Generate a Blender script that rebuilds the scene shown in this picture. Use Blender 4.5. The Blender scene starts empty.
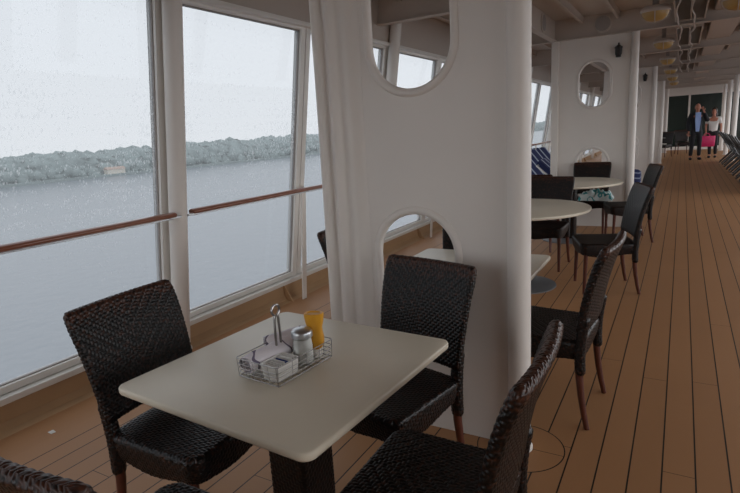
import bpy, bmesh, math, random
import numpy as np
from mathutils import Vector, Matrix
PI = math.pi
random.seed(4)
rng = np.random.default_rng(7)
ORD = ['first', 'second', 'third', 'fourth', 'fifth', 'sixth', 'seventh', 'eighth', 'ninth', 'tenth', 'eleventh']
sc = bpy.context.scene
col = sc.collection

# ------------------------------------------------------------------ camera
f_px = 533.0
def unit(v):
    v = np.array(v, float)
    return v / np.linalg.norm(v)
vY = unit([683 - 370, -(115 - 246), -f_px])
hz = unit([1, 0.061, 0])
vZ = unit(np.cross(hz, vY))
if vZ[1] < 0: vZ = -vZ
vX = np.cross(vY, vZ)
Rm = np.array([vX, vY, vZ])
cam_data = bpy.data.cameras.new('camera')
cam = bpy.data.objects.new('camera', cam_data)
col.objects.link(cam)
M = Matrix([[Rm[i][j] for j in range(3)] for i in range(3)]).to_4x4()
M.translation = Vector((0, 0, 1.5))
cam.matrix_world = M
cam_data.sensor_width = 36.0
cam_data.lens = 36.0 * f_px / 740.0
cam_data.clip_start = 0.05
cam_data.clip_end = 5000
sc.camera = cam

# ------------------------------------------------------------------ world: overcast sky
world = bpy.data.worlds.new('overcast_sky')
sc.world = world
world.use_nodes = True
wn = world.node_tree
for n in list(wn.nodes): wn.nodes.remove(n)
wo = wn.nodes.new('ShaderNodeOutputWorld')
bg = wn.nodes.new('ShaderNodeBackground')
tc = wn.nodes.new('ShaderNodeTexCoord')
sp = wn.nodes.new('ShaderNodeSeparateXYZ')
cr = wn.nodes.new('ShaderNodeValToRGB')
cr.color_ramp.elements[0].position = 0.0
cr.color_ramp.elements[0].color = (0.86, 0.88, 0.90, 1)
cr.color_ramp.elements[1].position = 0.55
cr.color_ramp.elements[1].color = (0.84, 0.88, 0.93, 1)
wn.links.new(tc.outputs['Generated'], sp.inputs[0])
wn.links.new(sp.outputs['Z'], cr.inputs[0])
wn.links.new(cr.outputs[0], bg.inputs['Color'])
bg.inputs['Strength'].default_value = 2.35
wn.links.new(bg.outputs[0], wo.inputs[0])

sc.view_settings.view_transform = 'Standard'
sc.view_settings.look = 'None'
sc.view_settings.gamma = 1.0
sc.view_settings.use_curve_mapping = False
sc.view_settings.exposure = 0.72
sc.cycles.use_denoising = True
sc.cycles.max_bounces = 12
sc.cycles.diffuse_bounces = 7
sc.cycles.glossy_bounces = 4
sc.cycles.transparent_max_bounces = 16
sc.cycles.sample_clamp_indirect = 6.0

def portal(name, loc, rot, sx, sy):
    l = bpy.data.lights.new(name, 'AREA')
    l.shape = 'RECTANGLE'; l.size = sx; l.size_y = sy
    l.cycles.is_portal = True
    o = bpy.data.objects.new(name, l)
    o.location = loc; o.rotation_euler = rot
    col.objects.link(o)
# sky portals in the left windows and the unseen right and back openings (they only guide sampling of the sky)
portal('window_portal', (-3.6, 11.0, 1.35), (0, -PI / 2, 0), 2.7, 38)
portal('window_portal', (3.75, 11.0, 1.65), (0, PI / 2, 0), 1.6, 38)
portal('window_portal', (0.2, -3.2, 1.6), (-PI / 2, 0, 0), 7.2, 2.4)

# ------------------------------------------------------------------ helpers
def link(name, me, mat=None, parent=None, smooth=True):
    o = bpy.data.objects.new(name, me)
    if mat is not None:
        me.materials.append(mat)
    col.objects.link(o)
    if parent is not None: o.parent = parent
    if smooth and len(me.polygons):
        me.polygons.foreach_set('use_smooth', [True] * len(me.polygons))
    return o
def tag(o, label=None, cat=None, group=None, kind=None):
    if label: o['label'] = label
    if cat: o['category'] = cat
    if group: o['group'] = group
    if kind: o['kind'] = kind
    return o
def empty(name, loc=(0, 0, 0), rz=0.0):
    o = bpy.data.objects.new(name, None)
    o.location = loc; o.rotation_euler = (0, 0, rz)
    o.empty_display_size = 0.1
    col.objects.link(o)
    return o
def copy_tree(o, parent=None):
    c = o.copy(); col.objects.link(c)
    if parent is not None: c.parent = parent
    for ch in list(o.children): copy_tree(ch, c)
    return c

class MB:
    """collects shapes into one mesh"""
    def __init__(s): s.v = []; s.f = []; s.sharp = False
    def add(s, vs, fs):
        b = len(s.v)
        s.v += [tuple(v) for v in vs]
        s.f += [tuple(i + b for i in f) for f in fs]
    def box(s, a, b):
        x0, y0, z0 = a; x1, y1, z1 = b
        s.add([(x0,y0,z0),(x1,y0,z0),(x1,y1,z0),(x0,y1,z0),(x0,y0,z1),(x1,y0,z1),(x1,y1,z1),(x0,y1,z1)],
              [(0,3,2,1),(4,5,6,7),(0,1,5,4),(1,2,6,5),(2,3,7,6),(3,0,4,7)])
    def hexa(s, p):   # eight corners, bottom ring then top ring
        s.add(p, [(0,3,2,1),(4,5,6,7),(0,1,5,4),(1,2,6,5),(2,3,7,6),(3,0,4,7)])
    def tube(s, pts, r, n=10, closed=False, flat=1.0):
        pts = [Vector(p) for p in pts]
        rs = r if isinstance(r, (list, tuple)) else [r] * len(pts)
        N = len(pts); vs = []; fs = []
        prev = None
        for i, p in enumerate(pts):
            if closed: t = (pts[(i + 1) % N] - pts[i - 1])
            else: t = pts[min(i + 1, N - 1)] - pts[max(i - 1, 0)]
            t.normalize()
            if prev is None:
                a = Vector((0, 0, 1)) if abs(t.z) < 0.9 else Vector((1, 0, 0))
                u = t.cross(a).normalized()
            else:
                u = (prev - t * prev.dot(t)).normalized()
            prev = u
            w = t.cross(u)
            for k in range(n):
                an = 2 * PI * k / n
                vs.append(p + u * math.cos(an) * rs[i] + w * math.sin(an) * rs[i] * flat)
        for i in range(N if closed else N - 1):
            j = (i + 1) % N
            for k in range(n):
                k2 = (k + 1) % n
                fs.append((i * n + k, i * n + k2, j * n + k2, j * n + k))
        if not closed:
            fs.append(tuple(range(n - 1, -1, -1)))
            fs.append(tuple((N - 1) * n + k for k in range(n)))
        s.add(vs, fs)
    def lathe(s, prof, c=(0, 0, 0), n=24, sx=1.0, sy=1.0):
        vs = []; fs = []; m = len(prof)
        for r, z in prof:
            for k in range(n):
                a = 2 * PI * k / n
                vs.append((c[0] + r * math.cos(a) * sx, c[1] + r * math.sin(a) * sy, c[2] + z))
        for i in range(m - 1):
            for k in range(n):
                k2 = (k + 1) % n
                fs.append((i * n + k, i * n + k2, (i + 1) * n + k2, (i + 1) * n + k))
        fs.append(tuple(range(n - 1, -1, -1)))
        fs.append(tuple((m - 1) * n + k for k in range(n)))
        s.add(vs, fs)
    def rings(s, rings, caps=True):
        n = len(rings[0]); vs = []; fs = []
        for r in rings: vs += r
        for i in range(len(rings) - 1):
            for k in range(n):
                k2 = (k + 1) % n
                fs.append((i * n + k, i * n + k2, (i + 1) * n + k2, (i + 1) * n + k))
        if caps:
            fs.append(tuple(range(n - 1, -1, -1)))
            fs.append(tuple((len(rings) - 1) * n + k for k in range(n)))
        s.add(vs, fs)
    def ell(s, c, r, n=16, m=10, rot=None):
        vs = []; fs = []
        for i in range(m + 1):
            th = PI * i / m
            for k in range(n):
                a = 2 * PI * k / n
                p = Vector((r[0] * math.sin(th) * math.cos(a), r[1] * math.sin(th) * math.sin(a), -r[2] * math.cos(th)))
                if rot is not None: p = rot @ p
                vs.append(p + Vector(c))
        for i in range(m):
            for k in range(n):
                k2 = (k + 1) % n
                fs.append((i * n + k, i * n + k2, (i + 1) * n + k2, (i + 1) * n + k))
        s.add(vs, fs)
    def build(s, name, mat, parent=None, smooth=False, bevel=0.0, auto=True):
        me = bpy.data.meshes.new(name)
        me.from_pydata([tuple(v) for v in s.v], [], s.f)
        bm = bmesh.new(); bm.from_mesh(me)
        bmesh.ops.remove_doubles(bm, verts=bm.verts, dist=1e-6)
        bmesh.ops.recalc_face_normals(bm, faces=bm.faces)
        if bevel > 0:
            bmesh.ops.bevel(bm, geom=[e for e in bm.edges if len(e.link_faces) == 2 and e.calc_face_angle(0) > 0.6],
                            offset=bevel, segments=2, profile=0.5, affect='EDGES', clamp_overlap=True)
        if smooth:
            for e in bm.edges:
                if len(e.link_faces) == 2 and e.calc_face_angle(0) > 0.75: e.smooth = False
        bm.to_mesh(me); bm.free()
        return link(name, me, mat, parent, smooth)

# ------------------------------------------------------------------ materials
def mat(name, color, rough=0.5, metal=0.0, noise=0.0, nscale=8.0, bump=0.0, bscale=60.0, spec=0.5, coat=0.0):
    m = bpy.data.materials.new(name); m.use_nodes = True
    nt = m.node_tree; b = nt.nodes['Principled BSDF']
    b.inputs['Base Color'].default_value = (*color, 1)
    b.inputs['Roughness'].default_value = rough
    b.inputs['Metallic'].default_value = metal
    b.inputs['Specular IOR Level'].default_value = spec
    b.inputs['Coat Weight'].default_value = coat
    t = nt.nodes.new('ShaderNodeTexCoord')
    if noise > 0:
        nz = nt.nodes.new('ShaderNodeTexNoise'); nz.inputs['Scale'].default_value = nscale
        nz.inputs['Detail'].default_value = 5
        nt.links.new(t.outputs['Object'], nz.inputs['Vector'])
        mx = nt.nodes.new('ShaderNodeMix'); mx.data_type = 'RGBA'
        mx.inputs['A'].default_value = (*[c * (1 - noise) for c in color], 1)
        mx.inputs['B'].default_value = (*[min(1, c * (1 + noise)) for c in color], 1)
        nt.links.new(nz.outputs['Fac'], mx.inputs['Factor'])
        nt.links.new(mx.outputs['Result'], b.inputs['Base Color'])
    if bump > 0:
        n2 = nt.nodes.new('ShaderNodeTexNoise'); n2.inputs['Scale'].default_value = bscale
        nt.links.new(t.outputs['Object'], n2.inputs['Vector'])
        bp = nt.nodes.new('ShaderNodeBump'); bp.inputs['Strength'].default_value = bump
        bp.inputs['Distance'].default_value = 0.002
        nt.links.new(n2.outputs['Fac'], bp.inputs['Height'])
        nt.links.new(bp.outputs[0], b.inputs['Normal'])
    return m
WHITE = mat('white_paint', (0.74, 0.695, 0.65), 0.42, noise=0.05, nscale=3, bump=0.15, bscale=25)
TRIMW = mat('window_frame_paint', (0.80, 0.78, 0.74), 0.35, noise=0.04, nscale=6)
CEIL = mat('ceiling_paint', (0.52, 0.45, 0.395), 0.6, noise=0.08, nscale=2)
GREYP = mat('grey_paint', (0.33, 0.30, 0.28), 0.6, noise=0.1, nscale=5)
BROWN = mat('brown_curb_paint', (0.46, 0.29, 0.155), 0.5, noise=0.12, nscale=4)
RAILW = mat('varnished_wood', (0.22, 0.07, 0.035), 0.28, noise=0.3, nscale=20, coat=0.6)
LEGW = mat('red_brown_wood', (0.09, 0.022, 0.012), 0.35, noise=0.3, nscale=30, coat=0.2)
STONE = mat('cream_laminate', (0.72, 0.655, 0.53), 0.33, noise=0.05, nscale=7)
STEEL = mat('brushed_steel', (0.55, 0.56, 0.58), 0.33, metal=1.0)
CHROME = mat('chrome_wire', (0.33, 0.31, 0.30), 0.28, metal=1.0)
BASEM = mat('painted_steel_base', (0.20, 0.205, 0.215), 0.45, metal=0.5)
BLACK = mat('black_plastic', (0.012, 0.012, 0.012), 0.5)
DARKM = mat('dark_metal', (0.045, 0.043, 0.042), 0.4, metal=0.3)
MESHF = mat('grey_sling_fabric', (0.10, 0.105, 0.11), 0.6, noise=0.15, nscale=40)
PORC = mat('white_porcelain', (0.78, 0.76, 0.72), 0.2)
SALT = mat('white_sugar', (0.82, 0.80, 0.76), 0.8, noise=0.05, nscale=200)
MUST = mat('yellow_bottle', (0.72, 0.34, 0.025), 0.35, noise=0.06, nscale=20)
SKIN = mat('skin', (0.48, 0.20, 0.13), 0.5)
SUIT = mat('dark_suit_cloth', (0.012, 0.013, 0.018), 0.8)
SHIRT = mat('light_blue_cloth', (0.30, 0.42, 0.72), 0.8)
BLOUSE = mat('white_cloth', (0.72, 0.70, 0.68), 0.8)
TROUS = mat('black_cloth', (0.010, 0.009, 0.011), 0.8)
HAIRD = mat('dark_hair', (0.020, 0.010, 0.008), 0.5)
HAIRG = mat('short_grey_brown_hair', (0.12, 0.06, 0.04), 0.6)
PINK = mat('pink_bag_leather', (0.62, 0.02, 0.13), 0.45, noise=0.2, nscale=18)
FLATW = mat('paper', (0.75, 0.73, 0.70), 0.8)
BLUEP = mat('blue_paper', (0.02, 0.05, 0.22), 0.6)
LENS = mat('amber_lamp_glass', (0.50, 0.32, 0.11), 0.3, noise=0.15, nscale=9)
LOUV = mat('dark_vent', (0.02, 0.016, 0.014), 0.7)

# rattan: glossy dark strands, some of them browner; back tops browned for wear and copper highlight
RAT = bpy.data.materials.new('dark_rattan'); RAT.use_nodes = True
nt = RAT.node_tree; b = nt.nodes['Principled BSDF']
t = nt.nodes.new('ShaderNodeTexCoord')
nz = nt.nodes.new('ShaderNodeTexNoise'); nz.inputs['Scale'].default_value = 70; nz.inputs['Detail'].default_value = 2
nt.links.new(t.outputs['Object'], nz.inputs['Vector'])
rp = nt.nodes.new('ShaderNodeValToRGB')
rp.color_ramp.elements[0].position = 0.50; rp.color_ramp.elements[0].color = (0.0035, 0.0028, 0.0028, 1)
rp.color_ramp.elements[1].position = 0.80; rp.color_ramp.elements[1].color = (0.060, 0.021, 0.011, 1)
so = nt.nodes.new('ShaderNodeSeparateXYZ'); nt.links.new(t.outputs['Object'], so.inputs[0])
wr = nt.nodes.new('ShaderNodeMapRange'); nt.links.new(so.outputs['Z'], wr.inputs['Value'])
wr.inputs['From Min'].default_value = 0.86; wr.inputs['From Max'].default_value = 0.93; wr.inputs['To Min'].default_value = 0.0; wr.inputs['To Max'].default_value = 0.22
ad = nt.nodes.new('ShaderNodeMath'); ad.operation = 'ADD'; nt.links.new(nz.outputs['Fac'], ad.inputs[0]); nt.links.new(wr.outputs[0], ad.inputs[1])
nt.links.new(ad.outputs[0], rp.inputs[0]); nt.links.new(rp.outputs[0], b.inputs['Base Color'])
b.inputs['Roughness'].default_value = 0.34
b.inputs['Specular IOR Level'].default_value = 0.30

def mnode(nt, op, a, b=None, c=None):
    n = nt.nodes.new('ShaderNodeMath'); n.operation = op
    for i, x in enumerate((a, b, c)):
        if x is None: continue
        if isinstance(x, (int, float)): n.inputs[i].default_value = x
        else: nt.links.new(x, n.inputs[i])
    return n.outputs[0]

# deck planks: caulked seams running fore and aft, ring seams round the pillar feet
PITCH = 0.125
COLX, COLY, BAY = -0.594, 2.31, 5.94
DECK = bpy.data.materials.new('deck_planks'); DECK.use_nodes = True
nt = DECK.node_tree; b = nt.nodes['Principled BSDF']
geo = nt.nodes.new('ShaderNodeNewGeometry'); sx = nt.nodes.new('ShaderNodeSeparateXYZ')
nt.links.new(geo.outputs['Position'], sx.inputs[0])
X, Y = sx.outputs['X'], sx.outputs['Y']
xs = mnode(nt, 'DIVIDE', mnode(nt, 'ADD', X, 100 * PITCH), PITCH)
fr = mnode(nt, 'FRACT', xs); idx = mnode(nt, 'FLOOR', xs)
ds = mnode(nt, 'MULTIPLY', mnode(nt, 'MINIMUM', fr, mnode(nt, 'SUBTRACT', 1.0, fr)), PITCH)
seam = mnode(nt, 'LESS_THAN', ds, 0.0033)
seam = mnode(nt, 'MULTIPLY', seam, mnode(nt, 'GREATER_THAN', X, -2.80))
wnz = nt.nodes.new('ShaderNodeTexWhiteNoise'); wnz.noise_dimensions = '1D'
nt.links.new(idx, wnz.inputs['W'])
yo = mnode(nt, 'ADD', mnode(nt, 'DIVIDE', Y, 3.6), wnz.outputs['Value'])
yf = mnode(nt, 'FRACT', mnode(nt, 'ADD', yo, 50.0))
butt = mnode(nt, 'LESS_THAN', yf, 0.0009)
butt = mnode(nt, 'MULTIPLY', butt, mnode(nt, 'GREATER_THAN', X, -2.75))
seam = mnode(nt, 'MAXIMUM', seam, butt)
dx = mnode(nt, 'SUBTRACT', X, COLX)
ym = mnode(nt, 'SUBTRACT', mnode(nt, 'MULTIPLY', mnode(nt, 'FRACT', mnode(nt, 'ADD', mnode(nt, 'DIVIDE', mnode(nt, 'SUBTRACT', Y, COLY), BAY), 10.5)), BAY), BAY / 2)
rr = mnode(nt, 'SQRT', mnode(nt, 'ADD', mnode(nt, 'MULTIPLY', dx, dx), mnode(nt, 'MULTIPLY', ym, ym)))
outside = mnode(nt, 'GREATER_THAN', rr, 0.20)
ring = mnode(nt, 'LESS_THAN', mnode(nt, 'ABSOLUTE', mnode(nt, 'SUBTRACT', rr, 0.20)), 0.0028)
rad = mnode(nt, 'MULTIPLY', mnode(nt, 'LESS_THAN', mnode(nt, 'MINIMUM', mnode(nt, 'ABSOLUTE', dx), mnode(nt, 'ABSOLUTE', ym)), 0.0016), mnode(nt, 'SUBTRACT', 1.0, outside))
seam = mnode(nt, 'MAXIMUM', mnode(nt, 'MULTIPLY', seam, outside), mnode(nt, 'MAXIMUM', ring, rad))
nz = nt.nodes.new('ShaderNodeTexNoise'); nz.inputs['Scale'].default_value = 1.3; nz.inputs['Detail'].default_value = 6
nt.links.new(geo.outputs['Position'], nz.inputs['Vector'])
pv = mnode(nt, 'ADD', mnode(nt, 'MULTIPLY', nz.outputs['Fac'], 0.5), mnode(nt, 'MULTIPLY', wnz.outputs['Value'], 0.35))
mx = nt.nodes.new('ShaderNodeMix'); mx.data_type = 'RGBA'
mx.inputs['A'].default_value = (0.335, 0.165, 0.072, 1); mx.inputs['B'].default_value = (0.44, 0.225, 0.103, 1)
nt.links.new(pv, mx.inputs['Factor'])
m2 = nt.nodes.new('ShaderNodeMix'); m2.data_type = 'RGBA'
nt.links.new(seam, m2.inputs['Factor']); nt.links.new(mx.outputs['Result'], m2.inputs['A'])
m2.inputs['B'].default_value = (0.012, 0.008, 0.006, 1)
nt.links.new(m2.outputs['Result'], b.inputs['Base Color'])
b.inputs['Roughness'].default_value = 0.5
b.inputs['Specular IOR Level'].default_value = 0.35

# wet window glass: sheet darkened to dim the view, misty film doubling as haze, small rain drops
GLASS = bpy.data.materials.new('wet_window_glass'); GLASS.use_nodes = True
nt = GLASS.node_tree
for n in list(nt.nodes): nt.nodes.remove(n)
out = nt.nodes.new('ShaderNodeOutputMaterial')
geo = nt.nodes.new('ShaderNodeNewGeometry')
mp = nt.nodes.new('ShaderNodeMapping'); mp.inputs['Scale'].default_value = (1, 1, 0.5)
nt.links.new(geo.outputs['Position'], mp.inputs[0])
big = nt.nodes.new('ShaderNodeTexNoise'); big.inputs['Scale'].default_value = 1.6; big.inputs['Detail'].default_value = 3
nt.links.new(geo.outputs['Position'], big.inputs['Vector'])
sz = nt.nodes.new('ShaderNodeSeparateXYZ'); nt.links.new(geo.outputs['Position'], sz.inputs[0])
hz_ = nt.nodes.new('ShaderNodeMapRange'); nt.links.new(sz.outputs['Z'], hz_.inputs['Value'])
hz_.inputs['From Min'].default_value = 0.85; hz_.inputs['From Max'].default_value = 1.45; hz_.inputs['To Min'].default_value = 0.35; hz_.inputs['To Max'].default_value = 1.0
h2_ = nt.nodes.new('ShaderNodeMapRange'); nt.links.new(sz.outputs['Z'], h2_.inputs['Value'])
h2_.inputs['From Min'].default_value = 1.75; h2_.inputs['From Max'].default_value = 2.1; h2_.inputs['To Min'].default_value = 1.0; h2_.inputs['To Max'].default_value = 0.55
hz_ = mnode(nt, 'MULTIPLY', hz_.outputs[0], h2_.outputs[0])
veil = 0.20
for scale_, lo in ((62, 0.60), (110, 0.55)):
    vo = nt.nodes.new('ShaderNodeTexVoronoi'); vo.inputs['Scale'].default_value = scale_
    nt.links.new(mp.outputs[0], vo.inputs['Vector'])
    drop = mnode(nt, 'LESS_THAN', vo.outputs['Distance'], mnode(nt, 'MULTIPLY', mnode(nt, 'MULTIPLY', big.outputs['Fac'], hz_), 0.74))
    sc_ = nt.nodes.new('ShaderNodeSeparateColor'); nt.links.new(vo.outputs['Color'], sc_.inputs[0])
    some = mnode(nt, 'GREATER_THAN', sc_.outputs[0], lo)
    veil = mnode(nt, 'ADD', veil, mnode(nt, 'MULTIPLY', mnode(nt, 'MULTIPLY', drop, some), 0.22))
tr = nt.nodes.new('ShaderNodeBsdfTransparent'); tr.inputs[0].default_value = (0.240, 0.246, 0.253, 1)
tl = nt.nodes.new('ShaderNodeBsdfTranslucent'); tl.inputs[0].default_value = (0.272, 0.277, 0.282, 1)
gl = nt.nodes.new('ShaderNodeBsdfGlossy'); gl.inputs['Roughness'].default_value = 0.03
ms = nt.nodes.new('ShaderNodeMixShader'); nt.links.new(veil, ms.inputs[0])
nt.links.new(tr.outputs[0], ms.inputs[1]); nt.links.new(tl.outputs[0], ms.inputs[2])
ms2 = nt.nodes.new('ShaderNodeMixShader'); ms2.inputs[0].default_value = 0.022
nt.links.new(ms.outputs[0], ms2.inputs[1]); nt.links.new(gl.outputs[0], ms2.inputs[2])
nt.links.new(ms2.outputs[0], out.inputs[0])

CLEAR = bpy.data.materials.new('shaker_glass'); CLEAR.use_nodes = True
nt = CLEAR.node_tree
for n in list(nt.nodes): nt.nodes.remove(n)
out = nt.nodes.new('ShaderNodeOutputMaterial')
tr = nt.nodes.new('ShaderNodeBsdfTransparent'); tr.inputs[0].default_value = (0.95, 0.96, 0.96, 1)
gl = nt.nodes.new('ShaderNodeBsdfGlossy'); gl.inputs['Roughness'].default_value = 0.05
lw = nt.nodes.new('ShaderNodeLayerWeight'); lw.inputs[0].default_value = 0.35
ms = nt.nodes.new('ShaderNodeMixShader'); nt.links.new(lw.outputs['Fresnel'], ms.inputs[0])
nt.links.new(tr.outputs[0], ms.inputs[1]); nt.links.new(gl.outputs[0], ms.inputs[2]); nt.links.new(ms.outputs[0], out.inputs[0])

# dark tinted glass of the end wall
TINT = mat('dark_green_glass', (0.012, 0.022, 0.018), 0.25)

# river
WATER = bpy.data.materials.new('river_water'); WATER.use_nodes = True
nt = WATER.node_tree; b = nt.nodes['Principled BSDF']
b.inputs['Base Color'].default_value = (0.185, 0.21, 0.235, 1)
b.inputs['Roughness'].default_value = 0.28
geo = nt.nodes.new('ShaderNodeNewGeometry')
n1 = nt.nodes.new('ShaderNodeTexNoise'); n1.inputs['Scale'].default_value = 0.5; n1.inputs['Detail'].default_value = 6
nt.links.new(geo.outputs['Position'], n1.inputs['Vector'])
bp = nt.nodes.new('ShaderNodeBump'); bp.inputs['Strength'].default_value = 0.35; bp.inputs['Distance'].default_value = 0.3
nt.links.new(n1.outputs['Fac'], bp.inputs['Height']); nt.links.new(bp.outputs[0], b.inputs['Normal'])

TREES = mat('hazy_woodland_foliage', (0.28, 0.335, 0.325), 0.9, noise=0.35, nscale=0.12)  # foliage colour paled so the river haze is painted into it

def stripes(name, c1, c2, scale, axis='X', rough=0.8, duty=0.5, wob=0.0):
    m = bpy.data.materials.new(name); m.use_nodes = True
    nt = m.node_tree; b = nt.nodes['Principled BSDF']; b.inputs['Roughness'].default_value = rough
    t = nt.nodes.new('ShaderNodeTexCoord'); s = nt.nodes.new('ShaderNodeSeparateXYZ')
    nt.links.new(t.outputs['Object'], s.inputs[0])
    v = mnode(nt, 'MULTIPLY', s.outputs[axis], scale)
    if wob:
        n = nt.nodes.new('ShaderNodeTexNoise'); n.inputs['Scale'].default_value = 6
        nt.links.new(t.outputs['Object'], n.inputs['Vector'])
        v = mnode(nt, 'ADD', v, mnode(nt, 'MULTIPLY', n.outputs['Fac'], wob))
    k = mnode(nt, 'LESS_THAN', mnode(nt, 'FRACT', mnode(nt, 'ADD', v, 100.0)), duty)
    mx = nt.nodes.new('ShaderNodeMix'); mx.data_type = 'RGBA'
    mx.inputs['A'].default_value = (*c2, 1); mx.inputs['B'].default_value = (*c1, 1)
    nt.links.new(k, mx.inputs['Factor']); nt.links.new(mx.outputs['Result'], b.inputs['Base Color'])
    return m
BLUEST = stripes('navy_striped_canvas', (0.36, 0.40, 0.48), (0.012, 0.02, 0.085), 4.6, 'X', duty=0.22)
TOWEL = stripes('teal_striped_towel', (0.62, 0.70, 0.70), (0.05, 0.30, 0.32), 8.0, 'Y', duty=0.74, wob=3.5)
NAPK = stripes('lavender_napkin_cloth', (0.17, 0.14, 0.21), (0.82, 0.78, 0.82), 12.0, 'Y', duty=0.12, wob=3.0)

# ================================================================== STRUCTURE
Z_CEIL = 2.9; Z_BEAM = 2.63
WX = lambda z: -3.30 + 0.158 * z       # plane of the inward leaning windows
Y0, Y1 = -3.0, 28.0
m = MB(); m.box((-3.45, Y0, -0.12), (3.7, Y1 + 0.3, 0)); floor = m.build('floor', DECK); tag(floor, kind='structure')
m = MB(); m.box((-3.2, Y0, Z_CEIL), (3.9, Y1 + 0.3, Z_CEIL + 0.1)); tag(m.build('ceiling', CEIL), kind='structure')

# left side: brown curb below the windows, sill, frames and glass
m = MB()
N = 1
prof = [(-3.36, 0.0), (-3.12, 0.0), (-3.17, 0.012), (-3.20, 0.05), (-3.205, 0.15), (-3.36, 0.15)]
a = [(x, Y0, z) for x, z in prof]; bb = [(x, Y1, z) for x, z in prof]
m.rings([a, bb]); tag(m.build('wall_left', BROWN), kind='structure')
m = MB()
m.box((-3.36, Y0, 0.15), (-3.185, Y1, 0.188))
tag(m.build('trim_1', TRIMW, bevel=0.004), kind='structure')
# fascia above the window heads
m = MB()
z0, z1 = 2.455, Z_CEIL
m.hexa([(WX(z0) - 0.12, Y0, z0), (WX(z0) + 0.05, Y0, z0), (WX(z0) + 0.05, Y1, z0), (WX(z0) - 0.12, Y1, z0),
        (WX(z0) - 0.12, Y0, z1), (WX(z0) + 0.10, Y0, z1), (WX(z0) + 0.10, Y1, z1), (WX(z0) - 0.12, Y1, z1)])
tag(m.build('trim_2', CEIL), kind='structure')
m = MB(); m.box((WX(z0) - 0.05, Y0, 2.44), (WX(z0) + 0.08, Y1, 2.475)); tag(m.build('trim_3', TRIMW, bevel=0.004), kind='structure')

def slab_on_win(m, y0, y1, z0, z1, d0, d1):
    """a bar lying in the leaning window plane, between depths d0 (outer) and d1 (inner)"""
    p = []
    for z in (z0, z1):
        p += [(WX(z) + d0, y0, z), (WX(z) + d1, y0, z), (WX(z) + d1, y1, z), (WX(z) + d0, y1, z)]
    m.hexa(p)
GZ0, GZ1 = 0.235, 2.42
mull = [2.52 + 1.52 * k for k in range(-4, 17)]
for i in range(len(mull) - 1):
    ya, yb = mull[i] + 0.065, mull[i + 1] - 0.065
    w = empty('window_%d' % (i + 1), ((WX(0)), (ya + yb) / 2, 0)); tag(w, kind='structure')
    oy = (ya + yb) / 2
    def shift(mb):
        mb.v = [(x - WX(0), y - oy, z) for x, y, z in mb.v]; return mb
    fm = MB()
    slab_on_win(fm, ya - 0.06, ya, 0.188, 2.45, -0.05, 0.03)
    slab_on_win(fm, yb, yb + 0.06, 0.188, 2.45, -0.05, 0.03)
    slab_on_win(fm, ya, yb, 0.19, GZ0, -0.05, 0.03)
    slab_on_win(fm, ya, yb, GZ1, 2.45, -0.05, 0.03)
    shift(fm).build('window_frame', TRIMW, w, bevel=0.004)
    im = MB()   # dark rubber gasket
    for (a0, a1, c0, c1) in ((ya, ya + 0.006, GZ0, GZ1), (yb - 0.006, yb, GZ0, GZ1), (ya, yb, GZ0, GZ0 + 0.007), (ya, yb, GZ1 - 0.007, GZ1)):
        slab_on_win(im, a0, a1, c0, c1, -0.02, 0.006)
    shift(im).build('gasket', GREYP, w)
    g = MB(); slab_on_win(g, ya, yb, GZ0, GZ1, -0.012, -0.006)
    g.v = g.v; 
    # a single sheet of glass
    q = MB(); q.add([(WX(GZ0) - 0.008, ya, GZ0), (WX(GZ0) - 0.008, yb, GZ0), (WX(GZ1) - 0.008, yb, GZ1), (WX(GZ1) - 0.008, ya, GZ1)], [(0, 1, 2, 3)])
    shift(q).build('pane', GLASS, w)
# mullion core filling between neighbouring frames
m = MB()
for y in mull: slab_on_win(m, y - 0.006, y + 0.006, 0.188, 2.45, -0.05, 0.018)
tag(m.build('trim_4', GREYP), kind='structure')

# right side, end walls; unseen right and back openings shaped for fill light
m = MB(); m.box((3.6, Y0, 0), (3.7, Y1 + 0.3, 0.8)); m.box((3.6, Y0, 2.5), (3.7, Y1 + 0.3, 2.9)); m.box((3.6, Y0, 0.75), (3.7, -1.2, 2.6))
for k in range(11): m.box((3.6, Y0 + 3 * k - 0.1, 1.0), (3.7, Y0 + 3 * k + 0.2, 2.3))
tag(m.build('wall_right', WHITE), kind='structure')
m = MB(); m.box((-3.4, Y0 - 0.1, 0), (-1.2, Y0, 0.8)); m.box((-3.4, Y0 - 0.1, 2.6), (3.7, Y0, 2.9)); m.box((-1.2, Y0 - 0.1, 0), (3.7, Y0, 2.6)); tag(m.build('wall_back', WHITE), kind='structure')
m = MB(); m.box((-3.4, Y1, 2.36), (3.7, Y1 + 0.12, 2.9)); m.box((-3.4, Y1, 0), (3.7, Y1 + 0.12, 0.14)); m.box((-3.4, Y1, 0.14), (-0.72, Y1 + 0.12, 2.36))
tag(m.build('wall_front', WHITE), kind='structure')
for k, xx in enumerate((-0.72, 0.26, 1.75)):
    x2 = (0.18, 1.67, 3.6)[k]
    m = MB(); m.box((xx, Y1 + 0.04, 0.14), (x2, Y1 + 0.07, 2.36)); tag(m.build('window_%d' % (30 + k), TINT), kind='structure')
m = MB(); m.box((0.18, Y1 - 0.03, 0), (0.26, Y1 + 0.1, 2.4)); m.box((1.67, Y1 - 0.03, 0), (1.75, Y1 + 0.1, 2.4)); tag(m.build('trim_5', WHITE), kind='structure')

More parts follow.
